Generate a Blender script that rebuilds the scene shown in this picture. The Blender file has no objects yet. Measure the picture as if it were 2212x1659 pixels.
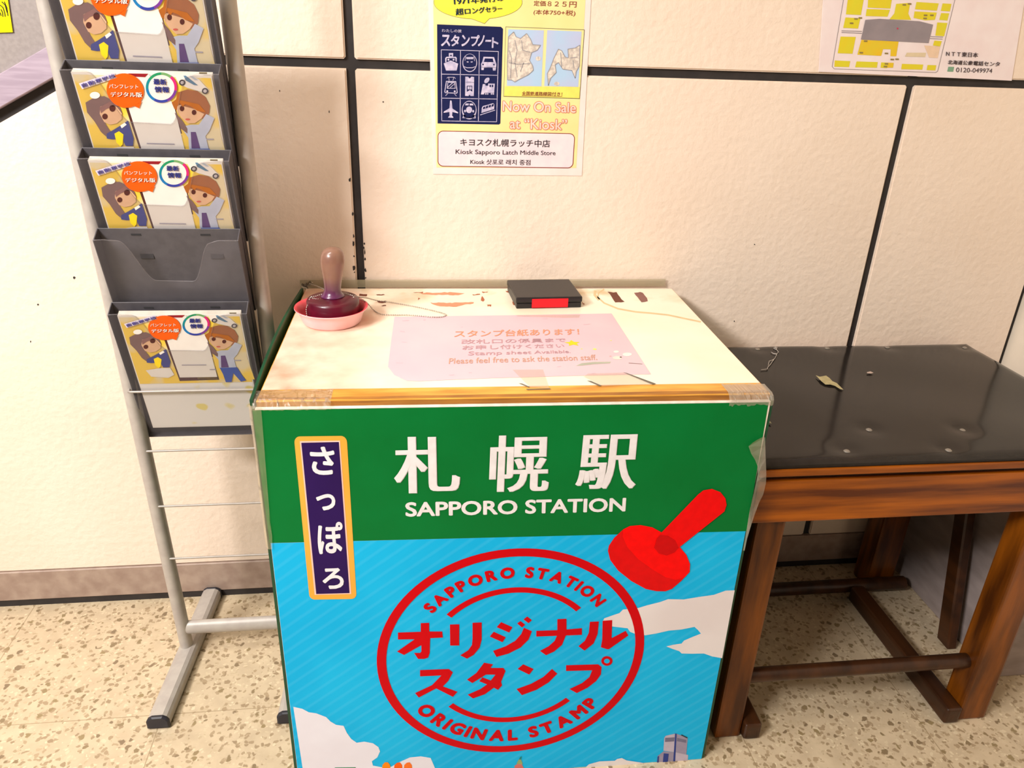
import bpy, bmesh, math, random
from mathutils import Vector, Matrix
random.seed(7)
S = bpy.context.scene
COL = S.collection
W, H = 2212, 1659

# ------------------------------------------------------------------ camera
F_PX, YAW, PITCH, ROLL, CAM_D, CAM_H = 1669.017, 0.1355464, 0.4324278, 0.0373812, 1.7700982, 1.45
_f = Vector((math.sin(YAW), math.cos(YAW), 0)); _r = Vector((math.cos(YAW), -math.sin(YAW), 0)); _u = Vector((0, 0, 1))
FWD = _f * math.cos(PITCH) - _u * math.sin(PITCH); _u2 = _u * math.cos(PITCH) + _f * math.sin(PITCH)
RGT = _r * math.cos(ROLL) + _u2 * math.sin(ROLL); UPV = _u2 * math.cos(ROLL) - _r * math.sin(ROLL)
EYE = Vector((0, -CAM_D, CAM_H))
cam = bpy.data.cameras.new('camera'); cam.sensor_width = 36; cam.lens = F_PX / W * 36; cam.clip_start = 0.02
co = bpy.data.objects.new('camera', cam); COL.objects.link(co)
co.matrix_world = Matrix(((RGT.x, UPV.x, -FWD.x, EYE.x), (RGT.y, UPV.y, -FWD.y, EYE.y), (RGT.z, UPV.z, -FWD.z, EYE.z), (0, 0, 0, 1)))
S.camera = co

# ------------------------------------------------------------------ world, lights, exposure
S.view_settings.view_transform = 'Standard'; S.view_settings.look = 'None'
S.view_settings.gamma = 1; S.view_settings.use_curve_mapping = False
S.view_settings.exposure = -0.13
wd = bpy.data.worlds.new('hall'); S.world = wd; wd.use_nodes = True
wd.node_tree.nodes['Background'].inputs[0].default_value = (1.0, 0.97, 0.95, 1)
wd.node_tree.nodes['Background'].inputs[1].default_value = 0.07


def area(name, loc, target, sx, sy, power, color):
    l = bpy.data.lights.new(name, 'AREA'); l.shape = 'RECTANGLE'; l.size = sx; l.size_y = sy; l.energy = power; l.color = color
    o = bpy.data.objects.new(name, l); COL.objects.link(o); o.location = loc
    o.rotation_euler = (Vector(target) - Vector(loc)).to_track_quat('-Z', 'Y').to_euler()
    return o


area('ceiling_lamp_near_wall', (-1.1, -1.0, 2.66), (-1.0, -0.95, 0), 0.3, 1.2, 30, (1.0, 0.97, 0.93))
area('ceiling_lamp_hall', (-1.95, -2.25, 2.66), (-0.6, -1.4, 0), 1.0, 0.3, 152, (1.0, 0.975, 0.965))


# ------------------------------------------------------------------ picking points on surfaces
def ray(px):
    return FWD + RGT * ((px[0] - W / 2) / F_PX) - UPV * ((px[1] - H / 2) / F_PX)


def on_plane(px, point, normal):
    d = ray(px); n = Vector(normal)
    return EYE + d * ((Vector(point) - EYE).dot(n) / d.dot(n))


def on_wall(px, off=0.0): return on_plane(px, (0, -off, 0), (0, 1, 0))
def on_y(px, y): return on_plane(px, (0, y, 0), (0, 1, 0))
def on_z(px, z): return on_plane(px, (0, 0, z), (0, 0, 1))


TH = -0.0154240; BX, BY, BW, BD = -0.2586364, -0.6213989, 0.8663, 0.592
BXD = Vector((math.cos(TH), math.sin(TH), 0)); BND = Vector((-math.sin(TH), math.cos(TH), 0)); BO = Vector((BX, BY, 0))
TOPZ = 0.89


def on_front(px, off=0.0): return on_plane(px, BO - BND * off, BND)
def on_top(px, off=0.0): return on_z(px, TOPZ + off)
def bp(a, b, z): return BO + BXD * a + BND * b + Vector((0, 0, z))


def crop(ox, oy, sc): return lambda x, y: (ox + x / sc, oy + y / sc)


# ------------------------------------------------------------------ materials
def lin(c):
    c = c / 255.0
    return c / 12.92 if c <= 0.04045 else ((c + 0.055) / 1.055) ** 2.4


def rgb(c): return (lin(c[0]), lin(c[1]), lin(c[2]), 1)


MATS = {}


def mat(name, c, c2=None, rough=0.6, scale=40, detail=3, lo=0.35, hi=0.65, bump=0.0, bscale=None, metal=0, stretch=None, spec=0.5, trans=0, coat=0, contrast_layer=None):
    if name in MATS: return MATS[name]
    m = bpy.data.materials.new(name); m.use_nodes = True; nt = m.node_tree; N = nt.nodes; L = nt.links
    p = N['Principled BSDF']; p.inputs['Roughness'].default_value = rough; p.inputs['Metallic'].default_value = metal
    p.inputs['Specular IOR Level'].default_value = spec; p.inputs['Transmission Weight'].default_value = trans; p.inputs['Coat Weight'].default_value = coat
    if c2 is None: c2 = tuple(max(0, v * 0.94) for v in c)
    tc = N.new('ShaderNodeTexCoord'); mp = N.new('ShaderNodeMapping'); L.new(tc.outputs['Object'], mp.inputs[0])
    if stretch: mp.inputs['Scale'].default_value = stretch
    nz = N.new('ShaderNodeTexNoise'); nz.inputs['Scale'].default_value = scale; nz.inputs['Detail'].default_value = detail
    L.new(mp.outputs[0], nz.inputs['Vector'])
    r = N.new('ShaderNodeValToRGB'); r.color_ramp.elements[0].position = lo; r.color_ramp.elements[1].position = hi
    r.color_ramp.elements[0].color = rgb(c2); r.color_ramp.elements[1].color = rgb(c)
    L.new(nz.outputs['Fac'], r.inputs[0]); L.new(r.outputs[0], p.inputs['Base Color'])
    if bump:
        n2 = N.new('ShaderNodeTexNoise'); n2.inputs['Scale'].default_value = bscale or scale; n2.inputs['Detail'].default_value = 4
        L.new(mp.outputs[0], n2.inputs['Vector'])
        b = N.new('ShaderNodeBump'); b.inputs['Strength'].default_value = bump; b.inputs['Distance'].default_value = 0.004
        L.new(n2.outputs['Fac'], b.inputs['Height']); L.new(b.outputs[0], p.inputs['Normal'])
    MATS[name] = m
    return m


def ink(name, c, rough=0.45): return mat(name, c, tuple(v * 0.96 for v in c), rough, 60, spec=0.15)


def film(name, tint, opacity, rough=0.12, shine=0.25, noise=0.0):
    """thin clear plastic: see-through, a little haze of its own, glossy"""
    m = bpy.data.materials.new(name); m.use_nodes = True; nt = m.node_tree; N = nt.nodes; L = nt.links
    for n in list(N): N.remove(n)
    out = N.new('ShaderNodeOutputMaterial'); tr = N.new('ShaderNodeBsdfTransparent'); df = N.new('ShaderNodeBsdfDiffuse')
    gl = N.new('ShaderNodeBsdfGlossy'); gl.inputs['Roughness'].default_value = rough
    df.inputs[0].default_value = rgb(tint); tr.inputs[0].default_value = (1, 1, 1, 1)
    m1 = N.new('ShaderNodeMixShader'); m1.inputs[0].default_value = opacity
    L.new(tr.outputs[0], m1.inputs[1]); L.new(df.outputs[0], m1.inputs[2])
    if noise:
        tc = N.new('ShaderNodeTexCoord'); nz = N.new('ShaderNodeTexNoise'); nz.inputs['Scale'].default_value = 35; L.new(tc.outputs['Object'], nz.inputs['Vector'])
        ma = N.new('ShaderNodeMath'); ma.operation = 'MULTIPLY_ADD'; ma.inputs[1].default_value = noise; ma.inputs[2].default_value = opacity - noise / 2
        L.new(nz.outputs['Fac'], ma.inputs[0]); L.new(ma.outputs[0], m1.inputs[0])
        b = N.new('ShaderNodeBump'); b.inputs['Strength'].default_value = 0.6; b.inputs['Distance'].default_value = 0.01
        L.new(nz.outputs['Fac'], b.inputs['Height']); L.new(b.outputs[0], gl.inputs['Normal'])
    lw = N.new('ShaderNodeFresnel'); lw.inputs[0].default_value = 1.35
    mm = N.new('ShaderNodeMath'); mm.operation = 'MULTIPLY'; mm.inputs[1].default_value = shine * 4; L.new(lw.outputs[0], mm.inputs[0])
    m2 = N.new('ShaderNodeMixShader'); L.new(mm.outputs[0], m2.inputs[0]); L.new(m1.outputs[0], m2.inputs[1]); L.new(gl.outputs[0], m2.inputs[2])
    L.new(m2.outputs[0], out.inputs[0])
    return m


# ------------------------------------------------------------------ mesh building
BASE = {}


class MB:
    def __init__(s): s.v = []; s.f = []; s.fm = []; s.mats = []; s.sm = []

    def mi(s, m):
        if m not in s.mats: s.mats.append(m)
        return s.mats.index(m)

    def add(s, vs, fs, m, smooth=False):
        o = len(s.v); s.v += [Vector(v) for v in vs]; k = s.mi(m)
        for f in fs: s.f.append([i + o for i in f]); s.fm.append(k); s.sm.append(smooth)
        return s

    def box(s, a, b, m, bev=0.0, seg=2, xf=None):
        bm = bmesh.new(); bmesh.ops.create_cube(bm, size=1)
        a = Vector(a); b = Vector(b)
        for v in bm.verts: v.co = Vector(((a.x + b.x) / 2 + v.co.x * (b.x - a.x), (a.y + b.y) / 2 + v.co.y * (b.y - a.y), (a.z + b.z) / 2 + v.co.z * (b.z - a.z)))
        return s._bm(bm, m, bev, seg, xf)

    def hexa(s, pts, m, bev=0.0, seg=2):
        """eight corners: bottom 4 then top 4, both counter-clockwise from above"""
        bm = bmesh.new(); vs = [bm.verts.new(p) for p in pts]
        for f in ((3, 2, 1, 0), (4, 5, 6, 7), (0, 1, 5, 4), (1, 2, 6, 5), (2, 3, 7, 6), (3, 0, 4, 7)): bm.faces.new([vs[i] for i in f])
        return s._bm(bm, m, bev, seg, None)

    def _bm(s, bm, m, bev, seg, xf):
        if bev: bmesh.ops.bevel(bm, geom=list(bm.edges), offset=bev, segments=seg, affect='EDGES', profile=0.6)
        bm.verts.index_update()
        vs = [(xf @ v.co if xf else v.co.copy()) for v in bm.verts]
        s.add(vs, [[v.index for v in f.verts] for f in bm.faces], m); bm.free(); return s

    def ngon(s, pts, m):
        from mathutils.geometry import tessellate_polygon
        t = tessellate_polygon([[Vector(p) for p in pts]])
        fs = []
        for a, b, c in t:
            n = (Vector(pts[b]) - Vector(pts[a])).cross(Vector(pts[c]) - Vector(pts[a]))
            fs.append((a, b, c) if n.dot(EYE - Vector(pts[a])) > 0 else (a, c, b))
        return s.add(pts, fs, m)

    def slab(s, pts, nrm, th, m):
        """a flat outline with real thickness, extruded away from nrm's side"""
        n = len(pts); nv = Vector(nrm).normalized() * th; P = [Vector(p) for p in pts]
        s.ngon(P, m); q = P + [p - nv for p in P]
        fs = [(i, (i + 1) % n, n + (i + 1) % n, n + i) for i in range(n)]
        s.add(q, fs + [tuple(range(2 * n - 1, n - 1, -1))], m); return s

    def lathe(s, prof, c, m, n=48, smooth=True, sx=1, sy=1, cap=True):
        vs = []; fs = []
        for r, z in prof:
            for i in range(n): a = 2 * math.pi * i / n; vs.append(Vector((c[0] + r * sx * math.cos(a), c[1] + r * sy * math.sin(a), c[2] + z)))
        for j in range(len(prof) - 1):
            for i in range(n): fs.append((j * n + i, j * n + (i + 1) % n, (j + 1) * n + (i + 1) % n, (j + 1) * n + i))
        if cap and prof[0][0] > 1e-6: fs.append(tuple(range(n - 1, -1, -1)))
        if cap and prof[-1][0] > 1e-6: fs.append(tuple((len(prof) - 1) * n + i for i in range(n)))
        return s.add(vs, fs, m, smooth)

    def tube(s, path, r, m, n=12, rx=None, smooth=True, side=None):
        P = [Vector(p) for p in path]; vs = []; fs = []; k = len(P)
        for j, p in enumerate(P):
            t = (P[min(j + 1, k - 1)] - P[max(j - 1, 0)]).normalized()
            a = side if side is not None else (Vector((0, 0, 1)) if abs(t.z) < 0.9 else Vector((0, 1, 0)))
            e1 = (a - t * a.dot(t)).normalized(); e2 = t.cross(e1)
            for i in range(n): w = 2 * math.pi * i / n; vs.append(p + e1 * math.cos(w) * (rx or r) + e2 * math.sin(w) * r)
        for j in range(k - 1):
            for i in range(n): fs.append((j * n + i, j * n + (i + 1) % n, (j + 1) * n + (i + 1) % n, (j + 1) * n + i))
        s.add(vs, fs, m, smooth)
        s.add(vs[:n], [tuple(range(n - 1, -1, -1))], m); s.add(vs[-n:], [tuple(range(n))], m)
        return s

    def bead(s, c, r, m, n=8):
        bm = bmesh.new(); bmesh.ops.create_icosphere(bm, subdivisions=1, radius=r); bm.verts.index_update()
        s.add([v.co + Vector(c) for v in bm.verts], [[v.index for v in f.verts] for f in bm.faces], m, True); bm.free()

    def text(s, t, quad, pl, m, bold=0.0, xb=0.0, off=0.0):
        """lettering lying on the surface pl(px): its ink box is fitted to quad (TL, TR, BR, BL)"""
        vs, fs = glyphs(t, 0.0); x0 = min(v[0] for v in vs); x1 = max(v[0] for v in vs); y0 = min(v[1] for v in vs); y1 = max(v[1] for v in vs)
        x0 -= xb + bold; x1 += xb + bold; y0 -= bold; y1 += bold; Hm = homog(quad)
        for k, (dx, dy) in enumerate(spread(bold, xb)):
            P = [pl(Hm(((v[0] + dx) - x0) / (x1 - x0), (y1 - v[1] - dy) / (y1 - y0)), off + k * .00004) for v in vs]
            s.add(P, fs, m)
        return s

    def build(s, name, parent=None, base=None):
        b = Vector(base) if base is not None else (BASE[parent] if parent is not None else Vector((0, 0, 0)))
        me = bpy.data.meshes.new(name); me.from_pydata([tuple(v - b) for v in s.v], [], s.f)
        for m in s.mats: me.materials.append(m)
        for p, k, q in zip(me.polygons, s.fm, s.sm): p.material_index = k; p.use_smooth = q
        me.update()
        o = bpy.data.objects.new(name, me); COL.objects.link(o); BASE[o] = b
        if parent is not None: o.parent = parent; o.location = (0, 0, 0)
        else: o.location = b
        return o


def homog(q):
    """unit square (u right, v down) -> quad TL,TR,BR,BL, projective"""
    (x0, y0), (x1, y1), (x2, y2), (x3, y3) = q
    dx1, dx2, sx = x1 - x2, x3 - x2, x0 - x1 + x2 - x3; dy1, dy2, sy = y1 - y2, y3 - y2, y0 - y1 + y2 - y3
    den = dx1 * dy2 - dx2 * dy1; g = (sx * dy2 - dx2 * sy) / den; h = (dx1 * sy - sx * dy1) / den
    a, b, c = x1 - x0 + g * x1, x3 - x0 + h * x3, x0; d, e, f = y1 - y0 + g * y1, y3 - y0 + h * y3, y0
    return lambda u, v: ((a * u + b * v + c) / (g * u + h * v + 1), (d * u + e * v + f) / (g * u + h * v + 1))


GC = {}


def spread(bold, xb=0.0):
    """small shifts that thicken a letter"""
    r = [(0, 0)]
    if bold: r += [(bold * math.cos(math.pi * k / 4), bold * math.sin(math.pi * k / 4)) for k in range(8)]
    if xb: r = [(a + dx, c) for a, c in r for dx in (-xb, -xb / 2, 0, xb / 2, xb)][:25]
    return r


def glyphs(t, bold=0.0):
    k = (t, bold)
    if k in GC: return GC[k]
    c = bpy.data.curves.new('t', 'FONT'); c.body = t; c.offset = bold; c.resolution_u = 4
    o = bpy.data.objects.new('t', c); COL.objects.link(o); bpy.context.view_layer.update()
    me = bpy.data.meshes.new_from_object(o.evaluated_get(bpy.context.evaluated_depsgraph_get()))
    r = ([(v.co.x, v.co.y) for v in me.vertices], [tuple(p.vertices) for p in me.polygons])
    bpy.data.objects.remove(o); bpy.data.curves.remove(c); bpy.data.meshes.remove(me)
    GC[k] = r
    return r


def lean(x0, y0, x1, y1, t=0.0):
    """quad for upright lettering whose ink covers the given box: it leans towards the point below where verticals meet"""
    xc, yc, h = (x0 + x1) / 2, (y0 + y1) / 2, y1 - y0; s = (990 - xc) / (4300 - yc); q = abs(s) * h / 2
    a, b = x0 + q, x1 - q
    return [(a - s * h / 2, y0 - t * (b - a) / 2), (b - s * h / 2, y0 + t * (b - a) / 2), (b + s * h / 2, y1 + t * (b - a) / 2), (a + s * h / 2, y1 - t * (b - a) / 2)]


def thing(name, label, cat, loc, group=None):
    o = bpy.data.objects.new(name, None); COL.objects.link(o); o.location = loc; o.empty_display_size = 0.05; BASE[o] = Vector(loc)
    return tag(o, label, cat, group)


def tag(o, label, cat, group=None):
    o['label'] = label; o['category'] = cat
    if group: o['group'] = group
    return o


def struct(o): o['kind'] = 'structure'; return o


def ell(cx, cy, rx, ry, n=28, rot=0.0):
    return [(cx + rx * math.cos(2 * math.pi * i / n) * math.cos(rot) - ry * math.sin(2 * math.pi * i / n) * math.sin(rot),
             cy + rx * math.cos(2 * math.pi * i / n) * math.sin(rot) + ry * math.sin(2 * math.pi * i / n) * math.cos(rot)) for i in range(n)]


def stroke(pts, w):
    """outline of a brush stroke with square ends"""
    P = [Vector((p[0], p[1], 0)) for p in pts]; L_, R_ = [], []
    for i, p in enumerate(P):
        t = (P[min(i + 1, len(P) - 1)] - P[max(i - 1, 0)]).normalized(); n = Vector((-t.y, t.x, 0)) * w / 2
        L_.append((p + n)[:2]); R_.append((p - n)[:2])
    return L_ + R_[::-1]


# ================================================================== STRUCTURE
def wall_material():
    m = mat('cream_wall_panel', (246, 227, 208), (239, 218, 197), 0.42, 3.0, 4, 0.3, 0.7, 0.5, 60, spec=0.35)
    nt = m.node_tree; N = nt.nodes; L = nt.links
    # coarse rough-cast pits and a few specks of dirt
    p = N['Principled BSDF']; src = p.inputs['Base Color'].links[0].from_socket
    tc = [n for n in N if n.type == 'TEX_COORD'][0]
    v = N.new('ShaderNodeTexVoronoi'); v.inputs['Scale'].default_value = 9; L.new(tc.outputs['Object'], v.inputs['Vector'])
    cr = N.new('ShaderNodeValToRGB'); cr.color_ramp.elements[0].position = 0.012; cr.color_ramp.elements[1].position = 0.02
    cr.color_ramp.elements[0].color = (1, 1, 1, 1); cr.color_ramp.elements[1].color = (0, 0, 0, 1); L.new(v.outputs['Distance'], cr.inputs[0])
    mx = N.new('ShaderNodeMix'); mx.data_type = 'RGBA'; mx.inputs['B'].default_value = rgb((70, 60, 50))
    L.new(cr.outputs[0], mx.inputs['Factor']); L.new(src, mx.inputs['A']); L.new(mx.outputs['Result'], p.inputs['Base Color'])
    return m


M_WALL = wall_material()
M_JOINT = mat('dark_joint', (50, 44, 42), (40, 35, 34), 0.7, 30)
M_FLOORJ = None


def floor_material():
    m = bpy.data.materials.new('terrazzo'); m.use_nodes = True; nt = m.node_tree; N = nt.nodes; L = nt.links; p = N['Principled BSDF']
    p.inputs['Roughness'].default_value = 0.38
    tc = N.new('ShaderNodeTexCoord')
    dn = N.new('ShaderNodeTexNoise'); dn.inputs['Scale'].default_value = 60; L.new(tc.outputs['Object'], dn.inputs['Vector'])
    mxv = N.new('ShaderNodeMix'); mxv.data_type = 'VECTOR'; mxv.inputs['Factor'].default_value = 0.02
    L.new(tc.outputs['Object'], mxv.inputs['A']); L.new(dn.outputs['Color'], mxv.inputs['B'])
    col = None

    def chips(scale, thr, prob, c1, c2, base):
        v = N.new('ShaderNodeTexVoronoi'); v.inputs['Scale'].default_value = scale; L.new(mxv.outputs['Result'], v.inputs['Vector'])
        r = N.new('ShaderNodeValToRGB'); r.color_ramp.elements[0].position = thr; r.color_ramp.elements[1].position = thr + 0.08
        r.color_ramp.elements[0].color = (1, 1, 1, 1); r.color_ramp.elements[1].color = (0, 0, 0, 1); L.new(v.outputs['Distance'], r.inputs[0])
        sp = N.new('ShaderNodeSeparateColor'); L.new(v.outputs['Color'], sp.inputs[0])
        g = N.new('ShaderNodeMath'); g.operation = 'LESS_THAN'; g.inputs[1].default_value = prob; L.new(sp.outputs[0], g.inputs[0])
        mu = N.new('ShaderNodeMath'); mu.operation = 'MULTIPLY'; L.new(r.outputs[0], mu.inputs[0]); L.new(g.outputs[0], mu.inputs[1])
        cm = N.new('ShaderNodeMix'); cm.data_type = 'RGBA'; cm.inputs['A'].default_value = rgb(c1); cm.inputs['B'].default_value = rgb(c2); L.new(sp.outputs[1], cm.inputs['Factor'])
        o = N.new('ShaderNodeMix'); o.data_type = 'RGBA'; L.new(mu.outputs[0], o.inputs['Factor']); L.new(base, o.inputs['A']); L.new(cm.outputs['Result'], o.inputs['B'])
        return o.outputs['Result']
    n0 = N.new('ShaderNodeTexNoise'); n0.inputs['Scale'].default_value = 22; n0.inputs['Detail'].default_value = 5; L.new(tc.outputs['Object'], n0.inputs['Vector'])
    r0 = N.new('ShaderNodeValToRGB'); r0.color_ramp.elements[0].position = 0.3; r0.color_ramp.elements[1].position = 0.7
    r0.color_ramp.elements[0].color = rgb((192, 172, 142)); r0.color_ramp.elements[1].color = rgb((210, 190, 158)); L.new(n0.outputs['Fac'], r0.inputs[0])
    c = chips(120, 0.40, 0.6, (220, 203, 170), (184, 162, 130), r0.outputs[0])
    c = chips(80, 0.38, 0.5, (176, 154, 122), (156, 134, 104), c)
    c = chips(55, 0.30, 0.26, (132, 112, 86), (150, 130, 92), c)
    # tile joints
    sx = N.new('ShaderNodeSeparateXYZ'); L.new(tc.outputs['Object'], sx.inputs[0])

    def line(sock, origin, step):
        a = N.new('ShaderNodeMath'); a.operation = 'SUBTRACT'; a.inputs[1].default_value = origin; L.new(sock, a.inputs[0])
        b = N.new('ShaderNodeMath'); b.operation = 'PINGPONG'; b.inputs[1].default_value = step / 2; L.new(a.outputs[0], b.inputs[0])
        d = N.new('ShaderNodeMath'); d.operation = 'LESS_THAN'; d.inputs[1].default_value = 0.0011; L.new(b.outputs[0], d.inputs[0])
        return d.outputs[0]
    mxm = N.new('ShaderNodeMath'); mxm.operation = 'MAXIMUM'; L.new(line(sx.outputs[0], -1.026, 0.437), mxm.inputs[0]); L.new(line(sx.outputs[1], -0.406, 0.437), mxm.inputs[1])
    o = N.new('ShaderNodeMix'); o.data_type = 'RGBA'; o.inputs['B'].default_value = rgb((150, 128, 96))
    mh = N.new('ShaderNodeMath'); mh.operation = 'MULTIPLY'; mh.inputs[1].default_value = 0.75; L.new(mxm.outputs[0], mh.inputs[0])
    L.new(mh.outputs[0], o.inputs['Factor']); L.new(c, o.inputs['A']); L.new(o.outputs['Result'], p.inputs['Base Color'])
    return m


floor = struct(MB().box((-5, -5, -0.1), (1.66, 0.1, 0), floor_material()).build('floor'))
struct(MB().box((-5, -5, 2.75), (1.66, 0.1, 2.85), mat('ceiling_panel', (238, 234, 226), rough=0.9)).build('ceiling'))

# back wall: dark joint backing with bevelled rough-cast panels standing proud of it
XJ1, XJ2, ZJ, JW = -0.1240, 1.1386, 1.3692, 0.0092
CORNER = 1.6
wall = struct(MB().box((-5, 0.009, 0.0), (CORNER, 0.1, 2.75), M_JOINT).build('wall_back'))
WB = 0.1129
diag = lambda x: 1.2525 + (x + 0.8295) * 0.531          # sloping joint at the left


def panel(pts, name='wall_panel'):
    b = MB(); n = len(pts)
    bm = bmesh.new(); fr = [bm.verts.new((x, 0.0, z)) for x, z in pts]; bk = [bm.verts.new((x, 0.009, z)) for x, z in pts]
    bm.faces.new(fr[::-1])
    edges = [bm.edges.get((fr[i], fr[(i + 1) % n])) for i in range(n)]
    for i in range(n): bm.faces.new((fr[i], fr[(i + 1) % n], bk[(i + 1) % n], bk[i]))
    edges = [e for e in bm.edges if e.verts[0] in fr and e.verts[1] in fr]
    bmesh.ops.recalc_face_normals(bm, faces=bm.faces); bmesh.ops.bevel(bm, geom=edges, offset=0.003, segments=2, affect='EDGES')
    bm.verts.index_update(); b.add([v.co.copy() for v in bm.verts], [[v.index for v in f.verts] for f in bm.faces], M_WALL); bm.free()
    return struct(b.build(name, wall))


def rect(x0, x1, z0, z1, r=0.004): return [(x0, z0 + r), (x0 + r, z0), (x1 - r, z0), (x1, z0 + r), (x1, z1 - r), (x1 - r, z1), (x0 + r, z1), (x0, z1 - r)]


panel([(-5, WB), (XJ1 - JW, WB), (XJ1 - JW, ZJ - JW), (-0.62, ZJ - JW), (-0.632, diag(-0.632) - 0.012), (-2.9, WB + 0.02)])
panel(rect(XJ1 + JW, XJ2 - JW, WB, ZJ - JW))
panel(rect(XJ2 + JW, CORNER - 0.013, WB, ZJ - JW))
panel(rect(-0.60, XJ1 - JW, ZJ + JW, 2.75))
panel(rect(XJ1 + JW, XJ2 - JW, ZJ + JW, 2.75))
panel(rect(XJ2 + JW, CORNER - 0.013, ZJ + JW, 2.75))

# worn black smears along the lower part of the joint
smear = MB()
C4b = crop(620, 520, 6.144)
for x, y, a, b in [(880, 40, 18, 42), (888, 205, 12, 18), (888, 360, 20, 42), (1028, 40, 14, 16), (1030, 150, 10, 40), (1036, 240, 12, 24), (1040, 390, 15, 30), (1042, 495, 13, 12), (895, 420, 10, 10), (1022, 95, 9, 20)]:
    pts = [(x + a * math.cos(k) * random.uniform(.55, 1.25), y + b * math.sin(k) * random.uniform(.55, 1.2)) for k in [2 * math.pi * i / 9 for i in range(9)]]
    smear.ngon([on_wall(C4b(*q), 0.0006) for q in pts], M_JOINT)
for x, y, a, b in [(756, 388, 2.5, 5), (762, 462, 2, 4), (764, 510, 2, 4.5), (604, 196, 1, 2), (711, 241, 1.2, 3), (160, 600, 3, 3), (82, 658, 2, 2), (66, 738, 1.5, 2), (1630, 528, 1.5, 1.5), (1586, 694, 1.5, 1.5)]:
    pts = [(x + a * math.cos(k) * random.uniform(.6, 1.2), y + b * math.sin(k) * random.uniform(.6, 1.2)) for k in [2 * math.pi * i / 8 for i in range(8)]]
    smear.ngon([on_wall(q, 0.0006) for q in pts], M_JOINT)
struct(smear.build('wall_stain', wall))

# skirting with a dark gap under it
M_SKIRT = mat('stone_skirting', (176, 154, 138), (156, 132, 118), 0.55, 26, 5, 0.35, 0.65, 0.15, 60)
struct(MB().box((-5, -0.004, 0.02), (1.385, 0.03, WB - 0.001), M_SKIRT, 0.002, 1).build('baseboard_back'))
struct(MB().box((-5, -0.001, 0.0), (1.385, 0.03, 0.02), M_JOINT).build('trim_1'))
M_SIDE = mat('pale_side_wall', (240, 228, 208), (228, 214, 194), 0.55, 5, 4, 0.3, 0.7, 0.2, 50)
struct(MB().box((CORNER, -2.2, 0.0), (CORNER + 0.1, 0.1, 2.75), M_SIDE).build('wall_right'))
struct(MB().box((1.425, -0.47, 0.0), (CORNER - 0.001, 0.0085, 0.56), mat('plinth', (168, 152, 146), (140, 126, 120), 0.7, 9, 4, 0.3, 0.7, 0.1, 40, stretch=(1, 1, 3)), 0.004).build('trim_2'))

# sloping steel capping and grey sheet at the left end of the wall
M_STEEL = mat('brushed_steel', (182, 164, 178), (166, 148, 162), 0.42, 50, 3, metal=0.25, stretch=(0.3, 1, 3))
M_GREY = mat('grey_sheet', (150, 140, 135), (140, 130, 126), 0.55, 120, 2)


def strip(x0, x1, lo, hi, y0, y1, m, name):
    pts = [(x0, y0, diag(x0) + lo), (x1, y0, diag(x1) + lo), (x1, y1, diag(x1) + lo), (x0, y1, diag(x0) + lo)]
    pts += [(x, y, z + hi - lo) for x, y, z in pts]
    return struct(MB().hexa(pts, m, 0.0015, 1).build(name))


strip(-3.0, -0.603, 0.011, 0.068, -0.012, 0.0085, M_STEEL, 'trim_3')
g = MB(); g.slab([(-3.0, 0.001, diag(-3.0) + 0.069), (-0.6035, 0.001, diag(-0.6035) + 0.069), (-0.6035, 0.001, 2.75), (-3.0, 0.001, 2.75)], (0, -1, 0), 0.0075, M_GREY)
struct(g.build('wall_left'))

# ================================================================== NOTICES ON THE WALL
# yellow sign at the edge of the picture
M_YEL = ink('yellow_sign', (236, 222, 0)); M_BLK = ink('black_print', (30, 28, 26))
K = crop(0, 0, 5.53)
b = MB(); b.slab([on_wall(K(-420, -560), 0.0025), on_wall(K(10, -560), 0.0025), on_wall(K(152, 385), 0.0025), on_wall(K(-300, 400), 0.0025)], (0, -1, 0), 0.001, M_YEL)
for s_ in ([(0, 60), (35, 90), (55, 150), (62, 200)], [(10, 110), (30, 150), (35, 200)], [(50, 20), (80, 90), (95, 190)], [(0, 150), (14, 190)], [(20, 20), (60, 60), (85, 150)]):
    b.ngon([on_wall(K(*q), 0.0029) for q in stroke(s_, 10)], M_BLK)
tag(b.build('wall_sign', base=on_wall((10, 40))), 'bright yellow sign with black strokes on the grey sheet left of the rack', 'sign')

# ---- yellow kiosk poster
P4 = crop(900, 0, 4.1475)
def wl(lst, off, f=P4): return [on_wall(f(*q), off) for q in lst]


poster = thing('kiosk_poster', 'pale yellow kiosk poster with navy notebook picture taped over the wall joint', 'poster', on_wall((1100, 376)))
M_PAPER = mat('poster_paper', (246, 230, 222), (240, 222, 212), 0.5, 20); M_PYEL = mat('poster_yellow', (248, 230, 160), (244, 224, 150), 0.5, 15)
M_NAVY = ink('navy_ink', (30, 36, 78)); M_SIL = mat('silver_ink', (212, 202, 222), (176, 170, 200), 0.4, 120)
M_WHITE = ink('white_ink', (240, 236, 240)); M_BROWN = ink('red_brown_ink', (150, 70, 60)); M_LINE = ink('thin_line_ink', (110, 105, 80)); M_BALY = ink('balloon_yellow', (246, 236, 80))
M_DNAV = ink('dark_teal_ink', (30, 50, 70)); M_PINKW = mat('caption_white', (244, 226, 226), (240, 216, 220), 0.5, 30); M_TXT = ink('dark_text', (62, 56, 60))
M_OUTL = ink('salmon_outline', (238, 150, 120)); M_PALEP = ink('pale_pink_letter', (250, 220, 205))
b = MB(); b.slab(wl([(80, -900), (1610, -900), (1480, 1575), (148, 1560)], 0.0012), (0, -1, 0), 0.0008, M_PAPER)
b.ngon(wl([(130, -860), (1560, -860), (1430, 1505), (178, 1500)], 0.0015), M_PYEL)
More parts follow.
